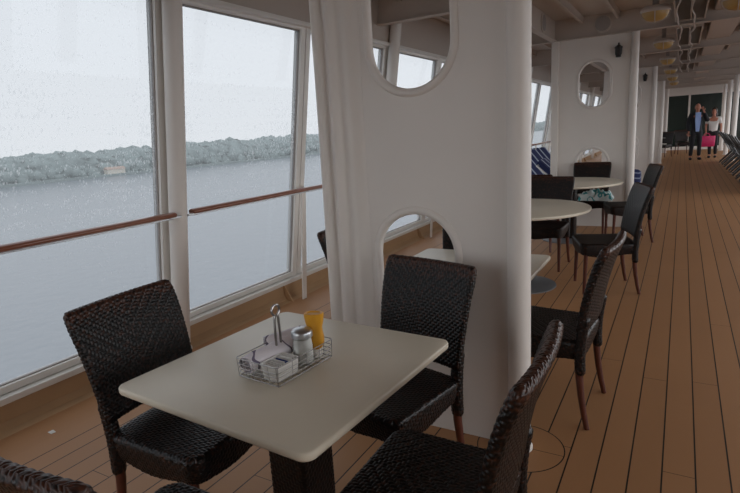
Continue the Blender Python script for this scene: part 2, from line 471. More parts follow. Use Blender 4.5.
# ceiling beams and stiffeners
def beam(name, a, b_):
    m = MB(); m.box(a, b_); return m.build(name, CEIL, bevel=0.004)
k = 0
for j in range(-1, 9):
    y = COLY + j * BAY / 2
    k += 1
    m = MB()
    m.box((-2.95, y - 0.006, Z_BEAM), (3.6, y + 0.006, Z_CEIL))
    m.box((-2.95, y - 0.05, Z_BEAM - 0.012), (3.6, y + 0.05, Z_BEAM))
    o = m.build('ceiling_beam', CEIL)
    tag(o, 'transverse ceiling beam crossing the deck above the tables', 'ceiling beam', 'transverse ceiling beams', kind='structure'); o.name = 'trim_%d' % (10 + k)
m = MB()
m.box((-1.635, Y0, Z_BEAM), (-1.62, Y1, Z_CEIL)); m.box((-1.67, Y0, Z_BEAM - 0.013), (-1.585, Y1, Z_BEAM))
tag(m.build('trim_6', CEIL), kind='structure')
for k, x in enumerate((-2.55, -2.1, -1.25, -0.80, 0.75, 1.3, 1.9, 2.5)):
    m = MB(); m.box((x - 0.005, Y0, Z_CEIL - 0.085), (x + 0.005, Y1, Z_CEIL)); m.box((x - 0.03, Y0, Z_CEIL - 0.09), (x + 0.005, Y1, Z_CEIL - 0.08))
    tag(m.build('trim_%d' % (40 + k), CEIL), kind='structure')

# ================================================================== BULKHEADS
def stadium(cx, cz, hw, z0, z1, n=20):
    p = []
    for k in range(n + 1):
        a = PI * k / n; p.append((cx + hw * math.cos(a), z1 - hw + hw * math.sin(a)))
    for k in range(n + 1):
        a = PI + PI * k / n; p.append((cx + hw * math.cos(a), z0 + hw + hw * math.sin(a)))
    return p
def plate_with_holes(name, outer, holes, y0, y1, material, parent):
    bm = bmesh.new()
    es = []
    for loop in [outer] + holes:
        vs = [bm.verts.new((x, y0, z)) for x, z in loop]
        for i in range(len(vs)): es.append(bm.edges.new((vs[i], vs[(i + 1) % len(vs)])))
    r = bmesh.ops.triangle_fill(bm, use_beauty=True, use_dissolve=False, edges=es)
    fs = [g for g in bm.faces]
    ex = bmesh.ops.extrude_face_region(bm, geom=fs)
    for v in [g for g in ex['geom'] if isinstance(g, bmesh.types.BMVert)]: v.co.y = y1
    bmesh.ops.recalc_face_normals(bm, faces=bm.faces)
    me = bpy.data.meshes.new(name); bm.to_mesh(me); bm.free()
    return link(name, me, material, parent, smooth=False)
def lower_upper():
    return (-1.095, 0.50, 1.127), (-1.088, 1.680, 2.31)
def bulkhead(j):
    y = COLY + j * BAY
    root = empty('bulkhead', (0, y, 0))
    (cx1, a0, a1), (cx2, b0, b1) = lower_upper()
    xl = -1.36 if j == 0 else -1.56
    xr = -0.60
    outer = [(xl, 0.0), (xr, 0.0), (xr, Z_BEAM - 0.012), (xl, Z_BEAM - 0.012)]
    plate_with_holes('panel', outer, [stadium(cx1, 0, 0.212, a0, a1), stadium(cx2, 0, 0.212, b0, b1)], 0.0, 0.012, WHITE, root)
    for cx, z0, z1 in ((cx1, a0, a1), (cx2, b0, b1)):
        m = MB()
        pts = [(x, 0.006, z) for x, z in stadium(cx, 0, 0.216, z0 - 0.004, z1 + 0.004, 24)]
        cl = [pts[0]]
        for p in pts[1:]:
            if (Vector(p) - Vector(cl[-1])).length > 1e-4: cl.append(p)
        # flat bar ring standing a little proud of the plate
        n = len(cl)
        rings = []
        c = Vector((cx, 0.006, (z0 + z1) / 2))
        m.tube(cl, 0.021, 12, closed=True, flat=1.0)
        m.build('opening_rim', WHITE, root, smooth=True)
    m = MB()
    prof = [(0.052, 0.0), (0.060, 0.004), (0.060, 0.02), (0.052, 0.03), (0.0505, 0.05), (0.0505, Z_BEAM - 0.013)]
    m.lathe(prof, (COLX, -0.012, 0), 28)
    m.build('column', WHITE, root, smooth=True)
    if j == 0:
        # pleated left edge: soft vertical folds
        m = MB(); rings = []
        nz = 40
        for iz in range(nz + 1):
            z = (Z_BEAM - 0.013) * iz / nz
            q = []
            nx = 90
            w = 0.006 * math.sin(z * 1.9 + 0.4)
            for ix in range(nx + 1):
                u = ix / nx
                x = -1.613 + 0.263 * u
                s = 0.050 * math.exp(-(abs(x + 1.574 + w) / 0.034) ** 2.8) + 0.048 * math.exp(-(abs(x + 1.500 + w * 0.6) / 0.029) ** 2.6) \
                    + 0.026 * math.exp(-(abs(x + 1.420) / 0.042) ** 2.4)
                s += 0.018 * (1 - u)
                s *= min(1, (u / 0.03)) ** 0.5
                q.append((x + (0.010 * math.sin(z * 1.2) * (1 - u)), -0.001 - s, z))
            q.append((-1.35, 0.012, z)); q.append((-1.42, 0.03, z)); q.append((-1.56, 0.045, z)); q.append((-1.60, 0.03, z))
            rings.append(q)
        m.rings(rings); m.build('pleated_edge', WHITE, root, smooth=True)
    else:
        m = MB(); m.box((-1.66, -0.05, 0), (-1.56, 0.06, Z_BEAM - 0.013)); m.build('edge_post', WHITE, root, bevel=0.012)
        m = MB(); m.box((-0.74, -0.004, 0.0), (-0.70, 0.0, Z_BEAM - 0.02)); m.build('joint_strip', WHITE, root)
    return root
blab = ['white steel partition with pleated left edge and two oval openings behind the front table',
        'white partition with two oval openings behind the two round tables',
        'second white partition down the deck, seen edge on past the round tables',
        'third narrow white partition receding far down the deck',
        'farthest white partition near the dark green glass wall']
for j in range(5):
    o = bulkhead(j); tag(o, blab[j], 'partition')
# little black lamps high on the far partitions
def wall_lamp(x, y, z, label):
    root = empty('wall_lamp', (x, y, z)); tag(root, label, 'wall lamp')
    m = MB(); m.box((-0.03, -0.02, -0.05), (0.03, -0.001, 0.06)); m.build('mounting_plate', BLACK, root, bevel=0.004)
    m = MB(); m.lathe([(0.02, -0.09), (0.035, -0.085), (0.03, -0.07), (0.042, -0.05), (0.044, 0.02), (0.05, 0.03), (0.05, 0.04), (0.03, 0.055), (0.012, 0.07), (0.010, 0.095)], (0, -0.055, 0), 14)
    m.build('lamp_body', BLACK, root, smooth=True)
wall_lamp(-0.79, COLY + BAY, 2.405, 'small black lamp high on the partition behind the round tables')
wall_lamp(-0.79, COLY + 2 * BAY, 2.405, 'small black lamp high on the second partition down the deck')

# round speaker discs on the beam and girder
def disc(loc, rz, label):
    root = empty('ceiling_speaker', loc, rz); tag(root, label, 'speaker')
    m = MB(); n = 28
    rings = [[(r * math.cos(2 * PI * k / n), yy, r * math.sin(2 * PI * k / n)) for k in range(n)] for r, yy in ((0.115, 0), (0.115, -0.012), (0.10, -0.02))]
    m.rings(rings); m.build('rim', CEIL, root, smooth=True)
    m = MB()
    rings = [[(r * math.cos(2 * PI * k / n), yy, r * math.sin(2 * PI * k / n)) for k in range(n)] for r, yy in ((0.098, -0.012), (0.096, -0.024), (0.03, -0.028))]
    m.rings(rings); m.build('grille', GREYP, root, smooth=True)
disc((-1.0, COLY + BAY - 0.006, 2.775), 0, 'round grey speaker disc on the ceiling beam above the partition')
disc((-1.62, 7.45, 2.765), PI / 2, 'grey disc seen edge on upon the lengthwise ceiling girder')

# inboard round posts along the windows
def post(y, label):
    m = MB()
    m.tube([(WX(0) + 0.125, y, 0.0), (WX(0) + 0.125 + 0.158 * Z_BEAM, y, Z_BEAM + 0.1)], 0.062, 24)
    m.tube([(WX(0) + 0.125, y, 0.0), (WX(0) + 0.128, y, 0.02)], 0.075, 24)
    tag(m.build('window_post', WHITE, smooth=True), label, 'post', 'round posts along the windows')
pl = ['thick white round post between the two big left windows', 'white round post seen through the upper oval opening']
for k in range(-1, 8):
    y = 2.52 + 3.04 * k
    post(y, pl[k] if k in (0, 1) else ('white leaning window post, %s beyond the one seen through the oval opening' % ORD[k - 2] if k > 1 else 'white leaning window post behind the viewer'))
# handrail sections between the posts
RX, RZ = -2.965, 1.04
rl = {0: 'red-brown wooden handrail crossing the nearest left window', 1: 'red-brown wooden handrail crossing the second window',
      2: 'wooden handrail crossing the windows behind the partition'}
for k in range(-1, 7):
    ya, yb = 2.52 + 3.04 * (k - 1) + 0.075, 2.52 + 3.04 * k - 0.075
    root = empty('handrail', (RX, ya, RZ)); L = yb - ya
    tag(root, rl.get(k, 'distant wooden handrail section, %s beyond the one behind the partition' % ORD[max(0, k - 3)] if k > 2 else 'wooden handrail section behind the viewer'), 'handrail', 'handrail sections along the windows')
    m = MB(); rings = []
    for yy in (0, 0.01, L - 0.01, L):
        s = 1 if 0 < yy < L else 0.8
        rings.append([(0.036 * s * math.cos(2 * PI * q / 16), yy, 0.020 * s * math.sin(2 * PI * q / 16) + 0.006) for q in range(16)])
    m.rings(rings); rail_ = m.build('rail', RAILW, root, smooth=True)
    m = MB(); m.box((-0.014, 0, -0.022), (0.014, L, -0.012)); m.build('rail_bar', STEEL, root, bevel=0.002)
    m = MB(); m.box((-0.02, -0.045, -0.02), (0.02, 0.05, -0.004)); m.build('bracket', STEEL, rail_, bevel=0.003)
    m = MB(); m.box((-0.02, L - 0.05, -0.02), (0.02, L + 0.045, -0.004)); m.build('bracket', STEEL, rail_, bevel=0.003)
    # flat stanchion in the middle of each section
    ym = L / 2 - 0.14
    m = MB()
    zt = -0.02; zb = -RZ
    m.hexa([(-0.10, ym - 0.03, zb), (-0.085, ym - 0.03, zb), (-0.085, ym + 0.03, zb), (-0.10, ym + 0.03, zb),
            (-0.008, ym - 0.03, zt), (0.008, ym - 0.03, zt), (0.008, ym + 0.03, zt), (-0.008, ym + 0.03, zt)])
    m.build('stanchion', WHITE, root, bevel=0.003)
# brown knee brackets at the curb
for k in range(-1, 8):
    y = 3.78 + 3.03 * k
    m = MB(); m.add([(-3.21, y, 0.0), (-3.10, y, 0.0), (-3.19, y, 0.148), (-3.21, y, 0.148), (-3.21, y + 0.012, 0.0), (-3.10, y + 0.012, 0.0), (-3.19, y + 0.012, 0.148), (-3.21, y + 0.012, 0.148)],
                    [(0,1,2,3),(7,6,5,4),(0,4,5,1),(1,5,6,2),(2,6,7,3),(3,7,4,0)])
    o = m.build('curb_bracket', BROWN); tag(o, ('brown triangular sill bracket between the flat stanchion and the leaning post' if k == 0 else 'brown triangular bracket under the sill, %s along the windows' % ORD[k + 1]), 'bracket', 'curb brackets under the sill')

# ================================================================== RATTAN CHAIR
def weave(u, v, c=0.0122, A=0.0040):
    U = u / c; V = v / c
    i = np.floor(U); j = np.floor(V); fu = U - i; fv = V - j
    p = np.mod(U - j, 4.0)
    pv = np.sqrt(np.clip(1 - (2 * fv - 1) ** 2, 0, 1)); pu = np.sqrt(np.clip(1 - (2 * fu - 1) ** 2, 0, 1))
    wf = np.where(p < 2, np.sin(PI * p / 2) ** 0.7 * pv, 0)
    q = np.mod(V - i - 1, 4.0)
    wp = np.where(q < 2, np.abs(np.sin(PI * np.clip(q, 0, 2) / 2)) ** 0.7 * pu, 0)
    return A * np.maximum(wf, wp) - A * 0.3

def grid_faces(nr, nc, wrap):
    r = np.arange(nr - 1)[:, None]
    c = np.arange(nc if wrap else nc - 1)[None, :]
    c2 = (c + 1) % nc
    return np.stack([r * nc + c, r * nc + c2, (r + 1) * nc + c2, (r + 1) * nc + c], -1).reshape(-1, 4)
class NM:
    def __init__(s): s.v = []; s.f = []; s.n = 0; s.ng = []
    def add(s, P, F):
        s.v.append(P.reshape(-1, 3)); s.f.append(F + s.n); s.n += P.reshape(-1, 3).shape[0]
    def build(s, name, mat_, parent):
        v = np.concatenate(s.v); f = np.concatenate(s.f)
        me = bpy.data.meshes.new(name)
        me.vertices.add(len(v)); me.vertices.foreach_set('co', v.astype(np.float32).ravel())
        me.loops.add(len(f) * 4); me.loops.foreach_set('vertex_index', f.astype(np.int32).ravel())
        me.polygons.add(len(f)); me.polygons.foreach_set('loop_start', np.arange(0, len(f) * 4, 4, dtype=np.int32))
        me.update(calc_edges=True)
        bm = bmesh.new(); bm.from_mesh(me); bmesh.ops.recalc_face_normals(bm, faces=bm.faces); bm.to_mesh(me); bm.free()
        return link(name, me, mat_, parent, smooth=True)

def slab(nm, path, wfun, t, xc=0.0, curv=0.0, ds=0.0027, amp=0.0030, tfun=None):
    """woven slab swept along path (y,z): stadium cross-section of half width wfun(s), half thickness t"""
    path = np.array(path, float)
    seg = np.linalg.norm(np.diff(path, axis=0), axis=1); S = np.concatenate([[0], np.cumsum(seg)])
    L = S[-1]
    nv = int(L / ds)
    sv = np.linspace(0, L, nv)
    # smooth interpolation of the path
    co = np.polyfit(S / L, path[:, 0], min(3, len(path) - 1)); cz = np.polyfit(S / L, path[:, 1], min(3, len(path) - 1))
    py = lambda s: np.polyval(co, s / L); pz = lambda s: np.polyval(cz, s / L)
    capn = 6
    th = np.linspace(PI / 2, 0, capn + 1)[:-1]
    lev = [(0 - 0.0 , a, -1) for a in th] + [(s, 0.0, 0) for s in sv] + [(L, a, 1) for a in th[::-1]]
    w0 = max(wfun(0), wfun(L * 0.5), wfun(L))
    half = 2 * (w0 - t) + PI * t
    nu = int(2 * half / ds)
    phi = np.linspace(-1, 1, nu, endpoint=False)
    rows = []
    for s, a, e in lev:
        tt = t * math.cos(a) + 1e-4
        adv = e * t * math.sin(a)
        w = wfun(s) - (t * (1 - math.cos(a)))
        y = py(s); z = pz(s)
        ty = py(min(s + 1e-3, L)) - py(max(s - 1e-3, 0)); tz = pz(min(s + 1e-3, L)) - pz(max(s - 1e-3, 0))
        ln = math.hypot(ty, tz); ty /= ln; tz /= ln
        ny, nz_ = tz, -ty           # pointing to +y (back)
        y += ty * adv; z += tz * adv
        st = w - tt
        hl = 2 * st + PI * tt
        d = np.abs(phi) * hl; sg = np.sign(phi)
        x = np.where(d < st, d, np.where(d < st + PI * tt, st + tt * np.sin((d - st) / tt), hl - d))
        q = np.where(d < st, -tt, np.where(d < st + PI * tt, -tt * np.cos((d - st) / tt), tt))
        nx = np.where(d < st, 0, np.where(d < st + PI * tt, np.sin((d - st) / tt), 0))
        nq = np.where(d < st, -1, np.where(d < st + PI * tt, -np.cos((d - st) / tt), 1))
        if e != 0:
            ca = math.cos(a); sa = math.sin(a) * e
        else: ca = 1; sa = 0
        h = weave(np.abs(phi) * half, np.full_like(phi, s + e * t * (1.57 - 0) * (a / (PI / 2)) + 0.5), A=amp)
        X_ = sg * (x + nx * ca * h) ; Q = q + nq * ca * h
        cy = -curv * (X_ / 0.24) ** 2
        P = np.stack([X_ + xc, y + ny * Q + ty * sa * h + cy, z + nz_ * Q + tz * sa * h], -1)
        rows.append(P)
    P = np.array(rows)
    nm.add(P, grid_faces(P.shape[0], P.shape[1], True))
def seat_geo(nm):
    c = 0.0027; zt = 0.456; r = 0.022
    hy0, hy1 = -0.255, 0.212
    hw = lambda y: 0.245 - 0.018 * (y - hy0) / (hy1 - hy0)
    ys = np.linspace(hy0, hy1, int((hy1 - hy0) / c)); us = np.linspace(-1, 1, int(0.49 / c))
    Yg, Ug = np.meshgrid(ys, us, indexing='ij')
    Xg = Ug * (0.245 - 0.018 * (Yg - hy0) / (hy1 - hy0))
    dxe = np.clip(r - (0.245 - 0.018 * (Yg - hy0) / (hy1 - hy0) - np.abs(Xg)), 0, r)
    dye = np.clip(r - np.minimum(Yg - hy0, hy1 - Yg), 0, r)
    de = np.clip(np.sqrt(dxe ** 2 + dye ** 2), 0, r)
    drop = r - np.sqrt(np.clip(r * r - de * de, 0, None))
    cr = 0.010 * (1 - (np.abs(Xg) / 0.245) ** 2) * (1 - ((Yg) / 0.25) ** 2) - 0.012 * np.exp(-((Yg + 0.02) / 0.12) ** 2) * (1 - (Xg / 0.245) ** 2)
    h = weave(np.abs(Xg), Yg + 0.6, A=0.0038)
    # round the corners in plan
    P = np.stack([Xg, Yg, zt + cr - drop + h], -1)
    yc = (hy0 + hy1) / 2; hh_ = (hy1 - hy0) / 2; rc0 = 0.058
    a = np.abs(Ug); b_ = np.abs((Yg - yc) / hh_); t_ = np.maximum(a, b_)
    Xe = np.maximum(np.abs(Xg), 1e-6); Ye = np.maximum(np.abs(Yg - yc), 1e-6)
    bw = Xe / np.maximum(a, 1e-6)
    # distance scale to the rounded boundary along the same direction
    kx = Xe / np.maximum(t_, 1e-6); ky = Ye / np.maximum(t_, 1e-6)
    ox = np.maximum(kx - (bw - rc0), 0); oy = np.maximum(ky - (hh_ - rc0), 0)
    over = np.hypot(ox, oy) - rc0
    sc_ = np.where((ox > 0) & (oy > 0) & (over > 0), 1 - over / np.hypot(kx, ky) * 1.25, 1.0)
    m_ = 1 - (1 - sc_) * np.clip(t_, 0, 1) ** 3
    P[..., 0] *= m_; P[..., 1] = yc + (P[..., 1] - yc) * m_
    nm.add(P, grid_faces(P.shape[0], P.shape[1], False))
    # apron
    rc = 0.058
    pts = []
    def arc(cx, cy, a0, a1):
        for a in np.linspace(a0, a1, 9): pts.append((cx + rc * math.cos(a), cy + rc * math.sin(a)))
    xf, xb = 0.245, 0.227
    arc(xf - rc, hy0 + rc, -PI / 2, 0); arc(xb - rc, hy1 - rc, 0, PI / 2); arc(-xb + rc, hy1 - rc, PI / 2, PI); arc(-xf + rc, hy0 + rc, PI, 1.5 * PI)
    pts = np.array(pts + [pts[0]]); seg = np.linalg.norm(np.diff(pts, axis=0), axis=1); S = np.concatenate([[0], np.cumsum(seg)])
    n = int(S[-1] / c); s = np.linspace(0, S[-1], n, endpoint=False)
    px = np.interp(s, S, pts[:, 0]); py = np.interp(s, S, pts[:, 1])
    nx = np.gradient(py); ny = -np.gradient(px); l = np.hypot(nx, ny); nx /= l; ny /= l
    ztop, zb = zt - 0.012, 0.345
    nv = int((ztop - zb) / c)
    rows = []
    for kz in range(nv + 7):
        if kz <= nv:
            f = kz / nv; z = ztop + (zb - ztop) * f; inset = 0.014 * f ** 2
            hh = weave(s, np.full_like(s, z + 0.3), A=0.0038)
        else:
            f = 1; inset = 0.014 + 0.03 * (kz - nv); z = zb + 0.004; hh = 0 * s
        # the hanging edge sags between the legs
        edge = 0.012 * np.cos(s * 2 * PI / (S[-1] / 4)) * f
        rows.append(np.stack([px - nx * inset + nx * (hh - 0.002), py - ny * inset + ny * (hh - 0.002), np.full_like(s, z) + edge], -1))
    P = np.array(rows); nm.add(P, grid_faces(P.shape[0], P.shape[1], True))

def make_chair():
    root = empty('rattan_chair')
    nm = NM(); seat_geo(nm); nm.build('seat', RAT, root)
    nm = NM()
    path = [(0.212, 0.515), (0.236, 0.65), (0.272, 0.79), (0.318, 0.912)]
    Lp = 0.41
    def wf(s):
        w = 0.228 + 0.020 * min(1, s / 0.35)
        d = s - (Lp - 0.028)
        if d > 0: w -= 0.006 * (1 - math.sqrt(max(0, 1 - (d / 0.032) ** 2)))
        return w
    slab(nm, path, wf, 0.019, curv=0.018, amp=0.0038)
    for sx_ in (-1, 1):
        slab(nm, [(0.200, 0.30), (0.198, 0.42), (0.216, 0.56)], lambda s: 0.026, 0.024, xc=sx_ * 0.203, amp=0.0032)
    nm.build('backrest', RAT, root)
    for sx_ in (-1, 1):
        m = MB(); m.tube([(sx_ * 0.213, -0.205, 0.36), (sx_ * 0.215, -0.21, 0.18), (sx_ * 0.217, -0.215, 0.0)], [0.019, 0.0165, 0.0135], 12); m.build('leg', LEGW, root, smooth=True)
        m = MB(); m.tube([(sx_ * 0.203, 0.194, 0.335), (sx_ * 0.204, 0.197, 0.26), (sx_ * 0.207, 0.207, 0.17), (sx_ * 0.211, 0.222, 0.08), (sx_ * 0.215, 0.240, 0.0)], [0.020, 0.019, 0.017, 0.015, 0.0135], 12); m.build('leg', LEGW, root, smooth=True)
    return root
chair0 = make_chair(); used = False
def place_chair(x, y, deg, label):
    """deg: direction the sitter would face, 0 = towards the viewer (-y), counter-clockwise"""
    global used
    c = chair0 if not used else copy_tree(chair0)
    used = True
    c.location = (x, y, 0); c.rotation_euler = (0, 0, math.radians(deg))
    tag(c, label, 'chair', 'dark rattan dining chairs')
    return c
# facing: 0 -> -y ; 90 -> +x ; -90 -> -x ; 180 -> +y
place_chair(-1.625, 1.29, 93, 'dark woven chair left of the front table, back to the windows')
place_chair(-1.03, 1.855, -14, 'dark woven chair between the front table and the partition, facing the viewer')
place_chair(-0.592, 1.326, -89, 'dark woven chair right of the front table, its brown lit top edge in front')
place_chair(-1.125, 0.74, 182, 'dark woven chair at the near side of the front table, cut by the bottom edge')
place_chair(-0.56, 2.82, -94, 'dark woven chair just right of the round column, back to the walkway')
place_chair(-1.60, 2.86, 90, 'woven chair half hidden behind the pleated edge of the partition')
place_chair(-1.25, 3.42, 4, 'woven chair glimpsed through the lower oval opening beyond the square table')
place_chair(-0.55, 5.13, -71, 'dark woven chair on the walkway side of the nearer round table')
place_chair(-1.235, 5.78, -3, 'dark woven chair on the far side of the nearer round table')
place_chair(-1.50, 6.64, 180, 'dark woven chair partly hidden left behind the one at the nearer round table')
place_chair(-1.075, 7.87, 0, 'dark woven chair backed against the far partition, towel on its seat')
place_chair(-0.54, 7.38, -72, 'dark woven chair on the walkway side of the farther round table')

# ================================================================== TABLES
def round_rect(hx, hy, r, n=8):
    p = []
    for cx, cy, a0 in ((hx - r, hy - r, 0), (-hx + r, hy - r, PI / 2), (-hx + r, -hy + r, PI), (hx - r, -hy + r, 1.5 * PI)):
        for k in range(n + 1):
            a = a0 + PI / 2 * k / n; p.append((cx + r * math.cos(a), cy + r * math.sin(a)))
    return p
def woven_post(parent, h, z1):
    nm = NM(); rc = 0.018
    pts = np.array(round_rect(h, h, rc, 6)); pts = np.vstack([pts, pts[:1]])
    seg = np.linalg.norm(np.diff(pts, axis=0), axis=1); S = np.concatenate([[0], np.cumsum(seg)])
    s = np.linspace(0, S[-1], int(S[-1] / 0.003), endpoint=False)
    px = np.interp(s, S, pts[:, 0]); py = np.interp(s, S, pts[:, 1])
    zs = np.linspace(0.02, z1, int(z1 / 0.003))
    rows = []
    for z in zs:
        hh = weave(s, np.full_like(s, z + 0.3), A=0.003) * 1.0
        k = 1 + hh / h
        rows.append(np.stack([px * k, py * k, np.full_like(s, z)], -1))
    P = np.array(rows); nm.add(P, grid_faces(P.shape[0], P.shape[1], True))
    nm.build('pedestal', RAT, parent)
def table_top(shape, size):
    m = MB(); rings = []
    def loop(inset):
        if shape == 'round': return [((size - inset) * math.cos(2 * PI * k / 72), (size - inset) * math.sin(2 * PI * k / 72)) for k in range(72)]
        return round_rect(size - inset, size - inset, 0.036 - inset * 0.8, 8)
    for ins, z in ((0.010, 0.722), (0.003, 0.725), (0.0, 0.731), (0.0, 0.743), (0.0025, 0.748), (0.007, 0.75)):
        rings.append([(x, y, z) for x, y in loop(ins)])
    m.rings(rings); return m
def table(shape, x, y, deg, size, label, base_r=0.26, group=None):
    root = empty(('round' if shape == 'round' else 'square') + '_table', (x, y, 0), math.radians(deg))
    tag(root, label, 'table', group)
    table_top(shape, size).build('tabletop', STONE, root, smooth=True)
    woven_post(root, 0.083, 0.722)
    m = MB(); m.lathe([(base_r, 0.0), (base_r, 0.008), (base_r - 0.02, 0.014), (0.12, 0.022), (0.09, 0.024)], (0, 0, 0), 48)
    m.build('base_plate', BASEM, root, smooth=True)
    return root
TX, TY, TR = -1.125, 1.337, -3.6
table('square', TX, TY, TR, 0.409, 'square cream table in front holding a wire condiment basket')
table('square', -1.015, 2.75, 0, 0.392, 'square cream table behind the partition, its corner showing right of the column')
table('round', -1.29, 4.99, 0, 0.63, 'nearer cream round table with a steel disc base', 0.34, 'round tables')
table('round', -1.225, 7.26, 0, 0.63, 'farther cream round table in front of the far partition', 0.34, 'round tables')

# ------------------------------------------------------------------ condiment basket and contents
ZT = 0.7505
br = math.radians(-5)
BX, BY = -1.118, 1.300
def bpt(x, y): return (BX + x * math.cos(br) - y * math.sin(br), BY + x * math.sin(br) + y * math.cos(br))
root = empty('condiment_basket', (BX, BY, ZT), br); tag(root, 'chrome wire basket with ring handle standing on the front table', 'basket')
hx, hy, bh = 0.088, 0.132, 0.066
m = MB()
def rr_loop(z, grow=0.0, r=0.0013):
    m.tube([(x, y, z) for x, y in round_rect(hx + grow, hy + grow, 0.012, 4)], r, 6, closed=True)
for i, z in enumerate((0.004, 0.018, 0.032, 0.046)): rr_loop(z, 0.001 * i)
rr_loop(bh, 0.005, 0.0017)
for k in range(9):
    y = -hy + 2 * hy * k / 8
    m.tube([(-hx - (0.004), y, bh), (-hx, y, 0.003), (hx, y, 0.003), (hx + 0.004, y, bh)], 0.0012, 6) if k % 2 == 0 else m.tube([(-hx, y, 0.003), (hx, y, 0.003)], 0.0012, 6)
for k in range(6):
    x = -hx + 2 * hx * k / 5
    m.tube([(x, -hy - 0.004, bh), (x, -hy, 0.002), (x, hy, 0.002), (x, hy + 0.004, bh)], 0.0012, 6)
m.build('wire_frame', CHROME, root, smooth=True)
m = MB()
hp = []
hX = -0.030
hp += [(hX, -0.012, 0.004), (hX, -0.011, 0.10), (hX, -0.009, 0.165)]
for k in range(13):
    a = -PI * 0.5 + PI * 0.12 + (2 * PI - PI * 0.24) * k / 12
    hp.append((hX + 0.0, -0.019 * math.cos(a - PI / 2 + PI / 2) * 1.0 if False else 0.019 * math.sin(a + PI), 0.188 - 0.019 * math.cos(a + PI) ) if False else (hX, -0.018 * math.sin(PI * 0.1 + (2 * PI - 0.2 * PI) * k / 12), 0.195 - 0.018 * math.cos(PI * 0.1 + (2 * PI - 0.2 * PI) * k / 12)))
hp += [(hX, 0.009, 0.165), (hX, 0.011, 0.10), (hX, 0.012, 0.004)]
m.tube(hp, 0.0042, 8)
m.build('handle', CHROME, root, smooth=True)
# napkin rolls
def napkin(x, y, z, deg, L, r, label):
    m = MB()
    prof = []
    turns = 2.6; n = 70
    for k in range(n + 1):
        t_ = k / n; rad = r * (0.25 + 0.75 * t_); a = turns * 2 * PI * t_
        prof.append((rad * math.cos(a) * 1.12, rad * math.sin(a) * 0.85))
    th = 0.0016
    inner = [((p[0]) * (1 - th / max(0.006, math.hypot(*p))), p[1] * (1 - th / max(0.006, math.hypot(*p)))) for p in prof]
    loop = prof + inner[::-1]
    rings = []
    for k in range(9):
        yy = -L / 2 + L * k / 8
        sc_ = 1 + 0.10 * math.sin(k * 1.7 + x * 40) * 0.5
        rings.append([(p[0] * sc_, yy + 0.004 * math.sin(p[0] * 150), p[1] * sc_) for p in loop])
    m.rings(rings)
    bx, by = bpt(x, y)
    o = m.build('napkin_roll', NAPK, smooth=True)
    o.location = (bx, by, ZT + z); o.rotation_euler = (math.radians(4), 0, br + math.radians(deg))
    tag(o, label, 'napkin', 'rolled napkins')
napkin(-0.046, -0.028, 0.045, -8, 0.195, 0.040, 'rolled lavender napkin with dark stripes lying low in the basket')
napkin(-0.062, 0.068, 0.070, -28, 0.15, 0.030, 'rolled lavender napkin lying on top behind the ring handle')
# sugar holder
bx, by = bpt(0.033, -0.064)
root = empty('sugar_packet_holder', (bx, by, ZT + 0.005), br); tag(root, 'square white porcelain holder of sugar packets in the basket', 'holder')
m = MB()
o1 = round_rect(0.036, 0.047, 0.008, 4); o2 = round_rect(0.040, 0.052, 0.009, 4); i2 = round_rect(0.036, 0.048, 0.008, 4); i1 = round_rect(0.033, 0.044, 0.007, 4)
m.rings([[(x, y, 0) for x, y in o1], [(x, y, 0.050) for x, y in o2], [(x, y, 0.050) for x, y in i2], [(x, y, 0.006) for x, y in i1]])
m.build('dish', PORC, root, smooth=True)
for k in range(9):
    m = MB(); th = 0.0035
    yy = -0.036 + 0.009 * k; tl_ = random.uniform(-0.25, 0.25); zt = 0.044 + random.uniform(0, 0.007)
    m.hexa([(-0.026, yy, 0.008), (0.026, yy, 0.008), (0.026, yy + th, 0.008), (-0.026, yy + th, 0.008),
            (-0.026, yy + tl_ * 0.01, zt), (0.026, yy + tl_ * 0.01, zt), (0.026, yy + tl_ * 0.01 + th, zt), (-0.026, yy + tl_ * 0.01 + th, zt)])
    q = m.build('sugar_packet', BLUEP if k in (4, 5) else FLATW)
    q.location = (bx, by, ZT + 0.006); q.rotation_euler = (0, 0, br)
    tag(q, ('blue' if k in (4, 5) else 'white') + ' paper sugar packet in the white holder, %s from its front' % ORD[k], 'sugar packet', 'blue sugar packets' if k in (4, 5) else 'white sugar packets')
# shaker
bx, by = bpt(0.038, 0.045)
root = empty('sugar_shaker', (bx, by, ZT + 0.005)); tag(root, 'glass sugar shaker with domed steel lid in the basket', 'shaker')
m = MB(); m.lathe([(0.030, 0.0), (0.034, 0.004), (0.034, 0.060), (0.0315, 0.080), (0.0315, 0.096), (0.030, 0.096)], n=32); m.build('glass_jar', CLEAR, root, smooth=True)
m = MB(); m.lathe([(0.025, 0.003), (0.0325, 0.005), (0.0328, 0.060), (0.030, 0.080), (0.030, 0.088), (0.02, 0.090), (0.001, 0.091)], n=28); m.build('sugar', SALT, root, smooth=True)
m = MB(); m.lathe([(0.033, 0.092), (0.0365, 0.094), (0.0365, 0.108), (0.0355, 0.112), (0.032, 0.117), (0.022, 0.121), (0.012, 0.123), (0.003, 0.1235)], n=32); m.build('lid', STEEL, root, smooth=True)
